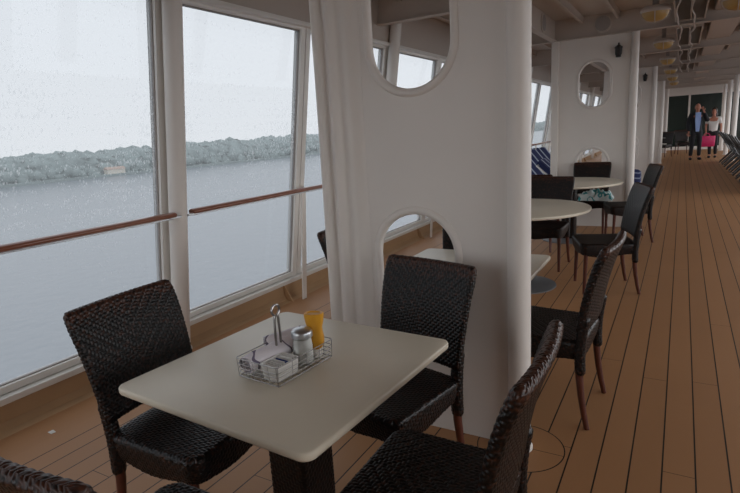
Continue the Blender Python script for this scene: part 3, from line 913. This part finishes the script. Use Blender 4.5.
# mustard bottle, standing on its cap
bx, by = bpt(0.046, 0.103)
root = empty('mustard_bottle', (bx, by, ZT + 0.005), math.radians(18)); tag(root, 'yellow plastic mustard squeeze bottle behind the glass shaker', 'bottle')
m = MB(); m.lathe([(0.015, 0.0), (0.0165, 0.002), (0.0165, 0.026), (0.013, 0.03)], n=24); m.build('cap', PORC, root, smooth=True)
rings = []
for z, a, b_ in ((0.030, 0.014, 0.012), (0.036, 0.022, 0.017), (0.050, 0.029, 0.021), (0.070, 0.030, 0.022), (0.092, 0.026, 0.020), (0.108, 0.0255, 0.019), (0.128, 0.031, 0.022), (0.150, 0.034, 0.024), (0.157, 0.034, 0.024), (0.160, 0.031, 0.021), (0.1595, 0.024, 0.016), (0.157, 0.022, 0.014)):
    rings.append([(a * math.copysign(abs(math.cos(q)) ** 0.75, math.cos(q)), b_ * math.copysign(abs(math.sin(q)) ** 0.75, math.sin(q)), z) for q in [2 * PI * k / 32 for k in range(32)]])
m = MB(); m.rings(rings); m.build('bottle_body', MUST, root, smooth=True)

# ------------------------------------------------------------------ towel on the far chair
def towel():
    nu, nv = 60, 44
    P = []
    for i in range(nv):
        for k in range(nu):
            u = k / (nu - 1); v = i / (nv - 1)
            x = -0.21 + 0.42 * u; y = -0.20 + 0.34 * v
            e = min(u, 1 - u, v, 1 - v) * 6; e = min(1, e)
            z = 0.01 + e ** 0.6 * (0.085 + 0.022 * math.sin(x * 38 + 3 * math.sin(y * 20)) + 0.018 * math.sin(y * 45 + x * 15) + 0.01 * math.sin(x * 90))
            P.append((x + 0.01 * math.sin(y * 30), y + 0.01 * math.sin(x * 35), z))
    F = [(i * nu + k, i * nu + k + 1, (i + 1) * nu + k + 1, (i + 1) * nu + k) for i in range(nv - 1) for k in range(nu - 1)]
    b0 = len(P)
    P2 = [(x, y, max(0.0, min(z - 0.012, 0.004))) for x, y, z in P]
    F2 = [tuple(reversed([q + b0 for q in f])) for f in F]
    rim = [k for k in range(nu)] + [i * nu + nu - 1 for i in range(1, nv)] + [(nv - 1) * nu + k for k in range(nu - 2, -1, -1)] + [i * nu for i in range(nv - 2, 0, -1)]
    F3 = [(rim[q], rim[(q + 1) % len(rim)], rim[(q + 1) % len(rim)] + b0, rim[q] + b0) for q in range(len(rim))]
    m = MB(); m.add(P + P2, F + F2 + F3)
    o = m.build('beach_towel', TOWEL, smooth=True)
    o.location = (-0.97, 7.80, 0.458)
    tag(o, 'crumpled teal and white striped towel on a chair seat at the farther round table', 'towel')
towel()

# ================================================================== NAVY STRIPED LOUNGERS
def make_lounger():
    root = empty('sun_lounger')
    # local: feet end -y, raised back towards +y
    m = MB()
    for s in (-1, 1):
        m.tube([(s * 0.29, -0.75, 0.30), (s * 0.29, 0.25, 0.30)], 0.014, 8)
        m.tube([(s * 0.29, 0.15, 0.31), (s * 0.29, 0.76, 0.86)], 0.014, 8)
        m.tube([(s * 0.29, 0.50, 0.625), (s * 0.29, 0.70, 0.02)], 0.012, 8)
        m.tube([(s * 0.29, -0.60, 0.30), (s * 0.29, -0.66, 0.02)], 0.012, 8)
        m.tube([(s * 0.29, 0.15, 0.30), (s * 0.29, 0.05, 0.02)], 0.012, 8)
    m.tube([(-0.29, -0.75, 0.30), (0.29, -0.75, 0.30)], 0.014, 8); m.tube([(-0.29, 0.76, 0.86), (0.29, 0.76, 0.86)], 0.014, 8)
    m.build('frame', TRIMW, root, smooth=True)
    path = [(-0.76, 0.335), (-0.3, 0.34), (0.1, 0.345), (0.19, 0.37), (0.47, 0.62), (0.76, 0.89)]
    m = MB(); rings = []
    for i, (y, z) in enumerate(path):
        a = path[max(0, i - 1)]; c = path[min(len(path) - 1, i + 1)]
        ty, tz = c[0] - a[0], c[1] - a[1]; l = math.hypot(ty, tz); ny, nz_ = -tz / l, ty / l
        w, t_ = 0.28, 0.035
        rings.append([(x, y + ny * q, z + nz_ * q + 0.012) for x, q in ((-w, 0), (-w, t_ * 1.6), (-w + 0.03, t_ * 2), (0, t_ * 2.2), (w - 0.03, t_ * 2), (w, t_ * 1.6), (w, 0))])
    m.rings(rings); m.build('cushion', BLUEST, root, smooth=True)
    return root
lg0 = make_lounger()
spots = [(-2.33, 10.0, 62), (-2.33, 10.95, 62), (-2.33, 11.9, 62), (-1.20, 8.95, 90), (-2.33, 12.85, 62)]
lb = ['navy striped lounger by the windows, first beyond the far partition', 'navy striped lounger, second in the window row', 'navy striped lounger, third in the window row',
      'navy striped lounger just behind the far partition next to the walkway', 'navy striped lounger, last in the window row']
for i, (x, y, d) in enumerate(spots):
    o = lg0 if i == 0 else copy_tree(lg0)
    o.location = (x, y, 0); o.rotation_euler = (0, 0, math.radians(d)); tag(o, lb[i], 'sun lounger', 'navy striped loungers')

BLUER = stripes('navy_cushion_cloth', (0.20, 0.23, 0.33), (0.016, 0.026, 0.10), 14.0, 'Z', duty=0.28, wob=0.6)
m = MB(); rings = []
for k in range(15):
    f = k / 14; e = math.sqrt(max(0.0, 1 - (2 * f - 1) ** 8))
    rings.append([(-0.30 + 0.60 * f, 0.17 * (0.8 + 0.2 * e) * math.cos(a), 0.16 + 0.16 * (0.8 + 0.2 * e) * math.sin(a) * (1 + 0.03 * math.sin(3 * a + f * 5))) for a in [2 * PI * q / 28 for q in range(28)]])
m.rings(rings); o = m.build('rolled_cushion', BLUER, smooth=True); o.location = (-0.80, 8.95, 0.435)
tag(o, 'rolled navy cushion with pale stripes beside the far partition column', 'cushion')
# ================================================================== DARK DECK CHAIRS on the right
def make_deckchair():
    root = empty('deck_recliner')
    m = MB()
    for s in (-1, 1):
        m.tube([(-0.22, s * 0.27, 0.015), (0.28, s * 0.27, 0.56)], 0.026, 8, flat=0.7)       # long leg to the armrest front
        m.tube([(0.34, s * 0.25, 0.015), (-0.30, s * 0.25, 0.95)], 0.026, 8, flat=0.7)      # back upright
        m.tube([(-0.14, s * 0.29, 0.62), (0.34, s * 0.29, 0.58)], 0.018, 8, flat=0.5)
    for p, q in (((-0.22, 0.015), 0.27), ((0.34, 0.015), 0.25), ((-0.30, 0.95), 0.25), ((0.28, 0.56), 0.27)):
        m.tube([(p[0], -q, p[1]), (p[0], q, p[1])], 0.013, 8)
    m.build('frame', DARKM, root, smooth=True)
    m = MB(); rings = []
    for x, z in ((-0.31, 0.96), (-0.22, 0.80), (-0.10, 0.60), (0.0, 0.40), (0.10, 0.345), (0.25, 0.37), (0.42, 0.40)):
        rings.append([(x - 0.006, -0.235, z), (x + 0.006, -0.235, z + 0.008), (x + 0.006, 0.235, z + 0.008), (x - 0.006, 0.235, z)])
    m.rings(rings); m.build('sling', MESHF, root, smooth=True)
    m = MB(); m.hexa([(-0.19, -0.25, 0.05), (-0.17, -0.25, 0.04), (-0.17, 0.25, 0.04), (-0.19, 0.25, 0.05), (0.10, -0.25, 0.36), (0.12, -0.25, 0.35), (0.12, 0.25, 0.35), (0.10, 0.25, 0.36)])
    m.build('footrest', MESHF, root)
    return root
dc0 = make_deckchair()
dlabels = ['nearest dark folding deck recliner of the row at the right picture edge'] + ['dark folding deck recliner in the row along the right of the walkway'] * 8
for i in range(10):
    o = dc0 if i == 0 else copy_tree(dc0)
    y = 12.4 + 0.86 * i
    o.location = (1.40 - 0.012 * i, y, 0); o.rotation_euler = (0, 0, math.radians(-4 + 2 * (i % 3)))
    tag(o, 'nearest dark folding recliner of the row at the right picture edge' if i == 0 else ('farthest dark folding recliner of the row, close to the couple' if i == 9 else 'dark folding recliner right of the walkway, %s from the near end' % ORD[i]), 'deck chair', 'dark folding recliners')
# white posts right of the walkway
for i, y in enumerate((26.6, 23.7, 20.8)):
    m = MB(); m.tube([(1.42, y, 0), (1.42, y, Z_CEIL)], 0.075, 18); m.tube([(1.42, y, 0), (1.42, y, 0.03)], 0.10, 18)
    tag(m.build('deck_post', WHITE, smooth=True), ['white round post right of the couple, nearest the green glass', 'middle white round post right of the couple', 'white round post at the right picture edge above the recliners'][i], 'post')

# far chairs and a small table near the end wall
def simple_table(x, y, label):
    root = empty('bistro_table', (x, y, 0)); tag(root, label, 'table')
    m = MB(); m.lathe([(0.33, 0.725), (0.35, 0.73), (0.35, 0.745), (0.34, 0.75)], n=32); m.build('tabletop', DARKM, root, smooth=True)
    m = MB(); m.lathe([(0.03, 0.02), (0.025, 0.06), (0.025, 0.70), (0.06, 0.725)], n=14); m.build('pedestal', DARKM, root, smooth=True)
    m = MB(); m.lathe([(0.22, 0.0), (0.22, 0.012), (0.03, 0.022)], n=28); m.build('base_plate', DARKM, root, smooth=True)
simple_table(-0.86, 22.6, 'dark little table far down the deck beside the partitions')
place_chair(-0.95, 21.7, 175, 'dark chair far down the deck, nearest the dark little table')
place_chair(-0.60, 23.4, -30, 'dark chair far down the deck beyond the dark little table')
place_chair(0.05, 24.9, 15, 'dark chair standing alone left of the couple near the glass wall')

# ================================================================== CEILING FITTINGS
def make_lamp():
    root = empty('ceiling_lamp')
    m = MB(); m.box((-0.03, -0.03, 0.12), (0.03, 0.03, 0.33)); m.build('stem', GREYP, root)
    m = MB(); m.lathe([(0.02, 0.125), (0.12, 0.12), (0.15, 0.09), (0.152, 0.065), (0.145, 0.055)], n=28, sx=1.0, sy=0.62); m.build('housing', CEIL, root, smooth=True)
    m = MB(); m.lathe([(0.138, 0.060), (0.132, 0.03), (0.115, 0.0), (0.08, -0.03), (0.03, -0.042)], n=28, sx=1.0, sy=0.62); lens = m.build('lens', LENS, root, smooth=True)
    m = MB()
    for a in (0, PI / 2):
        pts = [(0.15 * math.cos(t_) * math.cos(a), 0.15 * math.cos(t_) * math.sin(a) * 0.65, 0.062 - 0.115 * math.sin(t_)) for t_ in [PI * q / 12 for q in range(13)]]
        m.tube(pts, 0.006, 6)
    m.build('cage', CEIL, lens, smooth=True)
    return root
lp0 = make_lamp()
LP = [(-0.32, 7.0), (-0.32, 9.95), (-0.33, 12.9), (-0.33, 15.9), (-0.33, 18.9), (0.43, 7.0), (-0.33, 21.8)]
ll = ['nearest amber caged lamp under the ceiling', 'second amber caged lamp from the viewer under the ceiling', 'third amber caged lamp from the viewer', 'fourth amber caged lamp from the viewer', 'fifth amber caged lamp from the viewer', 'amber caged lamp under the ceiling at the right picture edge', 'farthest amber caged lamp']
for i, (x, y) in enumerate(LP):
    o = lp0 if i == 0 else copy_tree(lp0)
    o.location = (x, y, 2.57); tag(o, ll[i], 'lamp', 'amber caged ceiling lamps')
def make_vent():
    root = empty('ceiling_vent')
    m = MB(); m.box((-0.16, -1.05, 0.03), (0.16, 1.05, 0.21)); db = m.build('duct_box', LOUV, root)
    m = MB()
    for k in range(21):
        y = -1.0 + 2.0 * k / 20
        m.hexa([(-0.15, y - 0.014, 0.0), (0.15, y - 0.014, 0.0), (0.15, y - 0.008, 0.0), (-0.15, y - 0.008, 0.0), (-0.15, y + 0.012, 0.03), (0.15, y + 0.012, 0.03), (0.15, y + 0.018, 0.03), (-0.15, y + 0.018, 0.03)])
    m.build('louvres', CEIL, db)
    m = MB()
    for s in (-1, 0.05, 1): m.box((s * 0.155 - 0.008, -1.05, -0.012), (s * 0.155 + 0.008, 1.05, 0.03))
    m.box((-0.16, -1.06, -0.01), (0.16, -1.04, 0.03)); m.box((-0.16, 1.04, -0.01), (0.16, 1.06, 0.03))
    m.build('frame', CEIL, root)
    return root
vt0 = make_vent()
for i, y in enumerate((7.10, 9.85, 12.8, 15.8)):
    o = vt0 if i == 0 else copy_tree(vt0)
    o.location = (0.015, y, 2.665); tag(o, ['nearest dark louvred vent under the ceiling', 'second dark louvred vent from the viewer', 'third dark louvred vent from the viewer', 'farthest dark louvred vent'][i], 'vent', 'dark ceiling vents')
m = MB(); m.box((0.27, 5.35, 2.74), (0.62, 27.5, 2.9)); tag(m.build('ceiling_duct', CEIL, bevel=0.01), 'long pale duct running lengthwise under the ceiling right of the vents', 'duct')
for i, (x, z, r, ph) in enumerate(((-0.10, 2.625, 0.009, 0.0), (0.05, 2.625, 0.009, 1.4))):
    m = MB(); m.tube([(x + 0.02 * math.sin(y * 2.3 + ph) + 0.008 * math.sin(y * 6), y, z + 0.008 * math.sin(y * 4 + ph)) for y in np.arange(5.4, 17.2, 0.08)], r, 8)
    tag(m.build('cable', CEIL, smooth=True), ['pale wavy cable hanging below the left side of the vents', 'pale wavy cable hanging below the middle of the vents'][i], 'cable')
# scrap of paper on the planks by the curb
m = MB(); m.add([(-0.02, -0.012, 0.001), (0.018, -0.015, 0.003), (0.022, 0.010, 0.001), (-0.012, 0.014, 0.004), (-0.02, -0.012, 0.0), (0.018, -0.015, 0.0), (0.022, 0.010, 0.0), (-0.012, 0.014, 0.0)],
               [(0,1,2,3),(7,6,5,4),(0,4,5,1),(1,5,6,2),(2,6,7,3),(3,7,4,0)])
o = m.build('paper_scrap', FLATW); o.location = (-2.93, 1.40, 0.0005); tag(o, 'tiny pale scrap lying on the deck by the curb', 'scrap')

# ================================================================== PEOPLE
def skin_mesh(verts, edges, radii, root_i=0, sub=2):
    me = bpy.data.meshes.new('tmp'); me.from_pydata(verts, edges, [])
    o = bpy.data.objects.new('tmp', me); col.objects.link(o)
    sk = o.modifiers.new('skin', 'SKIN'); sk.use_smooth_shade = True
    sub_ = o.modifiers.new('sub', 'SUBSURF'); sub_.levels = sub; sub_.render_levels = sub
    for i, r in enumerate(radii):
        v = me.skin_vertices[0].data[i]
        v.radius = r if isinstance(r, tuple) else (r, r)
        v.use_root = (i == root_i)
    dg = bpy.context.evaluated_depsgraph_get()
    ev = o.evaluated_get(dg); nm_ = bpy.data.meshes.new_from_object(ev)
    bpy.data.objects.remove(o)
    return nm_
def person(loc, rz, H_, J, labels, hair, kind):
    """J: dict of joints (metres for a 1.75 m body facing -y)"""
    s = H_ / 1.75
    root = empty('person', loc, rz); tag(root, labels, 'person')
    def P(n): return tuple(c * s for c in J[n])
    def make(name, chains, rad, material, root_name, extra=None, sub=2):
        names = []; edges = []
        for ch in chains:
            for a, b_ in zip(ch[:-1], ch[1:]):
                for q in (a, b_):
                    if q not in names: names.append(q)
                edges.append((names.index(a), names.index(b_)))
        me = skin_mesh([P(n) for n in names], edges, [tuple(x * s for x in (rad[n] if isinstance(rad[n], tuple) else (rad[n], rad[n]))) for n in names], names.index(root_name), sub)
        if extra:
            bm = bmesh.new(); bm.from_mesh(me)
            tmp = bpy.data.meshes.new('t'); tmp.from_pydata([tuple(Vector(v)) for v in extra.v], [], extra.f); bm.from_mesh(tmp)
            bm.to_mesh(me); bm.free()
        me.materials.clear()
        return link(name, me, material, root, True)
    hd = Vector(P('head'))
    ex = MB(); r = s
    ex.ell(hd + Vector((0, -0.005, 0.01)) * r, (0.074 * r, 0.093 * r, 0.115 * r), 20, 14)
    ex.ell(hd + Vector((0, -0.035, -0.07)) * r, (0.048 * r, 0.05 * r, 0.045 * r), 14, 8)
    ex.ell(hd + Vector((0, -0.102, -0.015)) * r, (0.013 * r, 0.02 * r, 0.028 * r), 10, 8)
    for q in (-1, 1):
        ex.ell(hd + Vector((q * 0.078, 0.005, -0.01)) * r, (0.010 * r, 0.02 * r, 0.032 * r), 10, 8)
        ex.ell(hd + Vector((q * 0.03, -0.088, 0.01)) * r, (0.014 * r, 0.010 * r, 0.008 * r), 8, 6)
    ex.ell(hd + Vector((0, -0.088, -0.058)) * r, (0.024 * r, 0.010 * r, 0.008 * r), 8, 6)
    for sd in ('L', 'R'):   # palm with five unequal fingers, curled
        w = Vector(P('wrist' + sd)); h = Vector(P('hand' + sd)); d = (h - w).normalized()
        side = d.cross(Vector((0, 1, 0.2))).normalized(); nrm = d.cross(side)
        for k, (off, ln) in enumerate(((-0.028, 0.06), (-0.010, 0.07), (0.009, 0.066), (0.027, 0.052))):
            a = h + side * off * s
            ex.tube([a, a + d * ln * 0.45 * s, a + d * ln * 0.8 * s + nrm * 0.02 * s, a + d * ln * 0.85 * s + nrm * 0.04 * s], [0.009 * s, 0.0085 * s, 0.008 * s, 0.006 * s], 6)
        a = w + d * 0.03 * s - side * 0.03 * s
        ex.tube([a, a - side * 0.02 * s + d * 0.03 * s, a - side * 0.02 * s + d * 0.055 * s + nrm * 0.012 * s], [0.011 * s, 0.010 * s, 0.007 * s], 6)
    body_ch = [('pelvis', 'waist', 'chest', 'neck', 'headlow', 'head')]
    arm_ch = [('chest', 'sh' + d, 'elb' + d, 'wrist' + d, 'hand' + d) for d in 'LR']
    leg_ch = [('pelvis', 'hip' + d, 'knee' + d, 'ankle' + d, 'toe' + d) for d in 'LR']
    rad = dict(pelvis=(0.13, 0.09), waist=(0.12, 0.085), chest=(0.15, 0.10), neck=0.055, headlow=0.055, head=0.06)
    for d in 'LR': rad.update({'sh' + d: 0.055, 'elb' + d: 0.038, 'wrist' + d: 0.026, 'hand' + d: (0.034, 0.018), 'hip' + d: 0.082, 'knee' + d: 0.052, 'ankle' + d: 0.034, 'toe' + d: 0.028})
    make('body', body_ch + arm_ch + leg_ch, rad, SKIN, 'pelvis', ex)
    up = 0.018 if kind == 'man' else 0.010
    tr = dict(rad)
    for k_ in tr: tr[k_] = tuple(x + 0.016 for x in (tr[k_] if isinstance(tr[k_], tuple) else (tr[k_], tr[k_])))
    J.update({'hem' + d: tuple(Vector(J['knee' + d]).lerp(Vector(J['ankle' + d]), 0.93)) for d in 'LR'})
    for d in 'LR': tr['hem' + d] = (0.055, 0.06) if kind == 'man' else (0.05, 0.055)
    make('trousers', [('waistlow', 'pelvis')] + [('pelvis', 'hip' + d, 'knee' + d, 'hem' + d) for d in 'LR'], {**tr, 'waistlow': tr['waist']}, SUIT if kind == 'man' else TROUS, 'pelvis')
    jr = dict(rad); g = 0.026 if kind == 'man' else 0.014
    for k_ in jr: jr[k_] = tuple(x + g for x in (jr[k_] if isinstance(jr[k_], tuple) else (jr[k_], jr[k_])))
    jr['chest'] = (0.165, 0.12) if kind == 'man' else (0.145, 0.11)
    J.update({'cuff' + d: tuple(Vector(J['elb' + d]).lerp(Vector(J['wrist' + d]), 0.9)) for d in 'LR'})
    J.update({'slv' + d: tuple(Vector(J['sh' + d]).lerp(Vector(J['elb' + d]), 0.75)) for d in 'LR'})
    for d in 'LR': jr['cuff' + d] = 0.045; jr['slv' + d] = 0.056
    if kind == 'man':
        jr['pelvis'] = (0.165, 0.125); jr['jhem'] = (0.16, 0.125)
        make('jacket', [('jhem', 'pelvis', 'waist', 'chest', 'collar')] + [('chest', 'sh' + d, 'elb' + d, 'cuff' + d) for d in 'LR'], {**jr, 'collar': 0.075}, SUIT, 'chest')
        m_ = MB()
        c = Vector(J['chest']) * s
        # shirt front between the lapels
        pts = [(-0.075, 0.18), (0.075, 0.18), (0.08, -0.05), (0.045, -0.42), (-0.045, -0.42), (-0.08, -0.05)]
        rings = [[(c.x + a * s, c.y + yy * s + 0.03 * s * max(0, b_ / 0.18), c.z + b_ * s) for a, b_ in pts] for yy in (-0.10, -0.158)]
        m_.rings(rings); m_.build('shirt', SHIRT, root, bevel=0.008)
    else:
        make('blouse', [('bhem', 'waist', 'chest', 'collar')] + [('chest', 'sh' + d, 'slv' + d) for d in 'LR'], {**jr, 'bhem': (0.15, 0.12), 'waist': (0.14, 0.11), 'chest': (0.165, 0.135), 'collar': 0.085}, BLOUSE, 'chest')
    for d in 'LR':
        a = Vector(P('ankle' + d)); t_ = Vector(P('toe' + d))
        m_ = MB(); dr = (t_ - a); dr.z = 0; dr.normalize()
        rt = Matrix.Rotation(math.atan2(dr.x, -dr.y), 3, 'Z')
        m_.ell(Vector(((a.x + t_.x) / 2, (a.y + t_.y) / 2, 0.045 * s)), (0.048 * s, 0.14 * s, 0.045 * s), 16, 10, rt)
        m_.v = [(x, y, max(0.0, z)) for x, y, z in m_.v]
        m_.build('shoe', TROUS, root, smooth=True)
    m_ = MB()
    if kind == 'man':
        m_.ell(hd + Vector((0, 0.025, 0.015)) * r, (0.082 * r, 0.088 * r, 0.105 * r), 18, 12); m_.build('hair', HAIRG, root, smooth=True)
    else:
        m_.ell(hd + Vector((0, 0.030, 0.035)) * r, (0.105 * r, 0.108 * r, 0.125 * r), 18, 12)
        m_.ell(hd + Vector((0, 0.065, -0.09)) * r, (0.11 * r, 0.06 * r, 0.17 * r), 16, 10); m_.build('hair', HAIRD, root, smooth=True)
    return root, s
base = dict(pelvis=(0, 0, 0.93), waist=(0, 0, 1.08), chest=(0, 0.01, 1.32), neck=(0, 0.01, 1.49), headlow=(0, 0, 1.56), head=(0, -0.01, 1.645), collar=(0, 0.012, 1.49), waistlow=(0, 0, 1.03), bhem=(0, 0, 0.84), jhem=(0, 0, 0.82),
            shL=(0.185, 0.01, 1.42), elbL=(0.24, 0.03, 1.13), wristL=(0.235, -0.04, 0.88), handL=(0.235, -0.05, 0.81),
            shR=(-0.185, 0.01, 1.42), elbR=(-0.24, 0.04, 1.13), wristR=(-0.22, -0.02, 0.88), handR=(-0.215, -0.03, 0.81),
            hipL=(0.09, 0, 0.87), kneeL=(0.10, -0.01, 0.48), ankleL=(0.11, 0.02, 0.085), toeL=(0.12, -0.13, 0.035),
            hipR=(-0.09, 0, 0.87), kneeR=(-0.11, -0.01, 0.48), ankleR=(-0.13, 0.02, 0.085), toeR=(-0.15, -0.13, 0.035))
J = dict(base); J.update(elbL=(0.30, -0.05, 1.20), wristL=(0.155, -0.10, 1.52), handL=(0.125, -0.08, 1.60))
person((0.42, 21.4, 0), math.radians(10), 1.84, J, 'person in dark suit and light blue shirt, hand raised to the ear', 'short', 'man')
J = dict(base); J.update(ankleR=(-0.06, -0.10, 0.085), toeR=(-0.07, -0.25, 0.035), kneeR=(-0.08, -0.07, 0.48), elbR=(-0.23, 0.0, 1.14), wristR=(-0.21, -0.10, 0.92), handR=(-0.21, -0.115, 0.86))
person((0.93, 22.3, 0), math.radians(-6), 1.66, J, 'person with long dark hair in white blouse and black trousers, carrying a pink bag', 'long', 'woman')
# pink bag hanging from the right hand
root = empty('handbag', (0.76, 22.02, 0.40), math.radians(6)); tag(root, 'bright pink tote bag held by the person in the white blouse', 'bag')
m = MB(); rings = []
for z, hx_, hy_ in ((0, 0.20, 0.06), (0.02, 0.22, 0.075), (0.22, 0.235, 0.06), (0.36, 0.24, 0.03)):
    rings.append([(x, y, z) for x, y in round_rect(hx_, hy_, 0.025, 4)])
m.rings(rings); bb_ = m.build('bag_body', PINK, root, smooth=True)
for yy in (-0.02, 0.02):
    m = MB(); m.tube([(0.09 * math.cos(a) - 0.01, yy, 0.35 + 0.10 * math.sin(a)) for a in [PI * k / 12 for k in range(13)]], 0.009, 8)
    m.build('handle', PINK, bb_, smooth=True)

# ================================================================== OUTSIDE: river, wooded bank
m = MB(); m.add([(-600, -900, -14), (900, -900, -14), (900, 2600, -14), (-600, 2600, -14)], [(0, 1, 2, 3)])
o = m.build('river', WATER); tag(o, 'calm grey river outside the windows', 'river', kind='structure'); o.name = 'floor_river'
m = MB()
m.box((-700, -900, -16), (-300, 2600, -12.6))
o = m.build('far_bank', TREES); tag(o, 'low far river bank', 'bank', kind='structure'); o.name = 'floor_bank'
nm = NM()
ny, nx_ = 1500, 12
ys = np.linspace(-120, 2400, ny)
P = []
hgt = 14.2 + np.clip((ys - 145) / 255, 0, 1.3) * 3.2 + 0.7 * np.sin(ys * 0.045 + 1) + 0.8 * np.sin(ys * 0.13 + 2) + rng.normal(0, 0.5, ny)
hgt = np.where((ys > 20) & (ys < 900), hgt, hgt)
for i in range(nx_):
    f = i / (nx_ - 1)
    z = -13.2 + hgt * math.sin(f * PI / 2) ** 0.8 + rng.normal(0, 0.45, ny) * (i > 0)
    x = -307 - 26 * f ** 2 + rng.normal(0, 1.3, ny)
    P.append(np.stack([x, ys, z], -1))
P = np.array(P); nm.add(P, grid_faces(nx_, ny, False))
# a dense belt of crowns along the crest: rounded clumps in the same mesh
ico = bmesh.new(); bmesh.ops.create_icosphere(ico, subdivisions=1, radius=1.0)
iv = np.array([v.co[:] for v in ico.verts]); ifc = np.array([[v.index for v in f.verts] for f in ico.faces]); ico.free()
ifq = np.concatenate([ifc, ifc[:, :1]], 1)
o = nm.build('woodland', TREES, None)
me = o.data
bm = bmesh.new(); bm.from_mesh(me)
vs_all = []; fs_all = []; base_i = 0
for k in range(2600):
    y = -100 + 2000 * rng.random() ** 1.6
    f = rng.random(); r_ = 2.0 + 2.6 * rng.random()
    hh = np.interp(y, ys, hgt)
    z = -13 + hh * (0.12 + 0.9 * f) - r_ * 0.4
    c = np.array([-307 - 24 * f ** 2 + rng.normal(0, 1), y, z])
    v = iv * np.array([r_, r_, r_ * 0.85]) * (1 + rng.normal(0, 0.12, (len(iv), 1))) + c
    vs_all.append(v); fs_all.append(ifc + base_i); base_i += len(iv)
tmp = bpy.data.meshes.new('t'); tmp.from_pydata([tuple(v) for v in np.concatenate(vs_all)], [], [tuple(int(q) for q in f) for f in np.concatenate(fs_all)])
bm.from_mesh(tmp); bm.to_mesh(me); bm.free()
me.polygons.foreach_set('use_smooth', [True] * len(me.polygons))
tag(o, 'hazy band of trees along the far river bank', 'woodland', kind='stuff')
# pale house on the bank
root = empty('house', (-303.5, 210, -12.6)); tag(root, 'small pale house at the foot of the wooded far bank', 'house')
m = MB(); m.box((-2, -6, 0), (2, 6, 2.6)); m.build('wall', mat('pale_render', (0.75, 0.68, 0.58), 0.8), root)
m = MB(); m.add([(-2.3, -6.4, 2.6), (2.3, -6.4, 2.6), (2.3, 6.4, 2.6), (-2.3, 6.4, 2.6), (0, -6.4, 4.2), (0, 6.4, 4.2)], [(0,3,2,1),(0,1,4),(3,5,2),(1,2,5,4),(0,4,5,3)])
m.build('roof', mat('red_tiles', (0.50, 0.36, 0.29), 0.8), root)
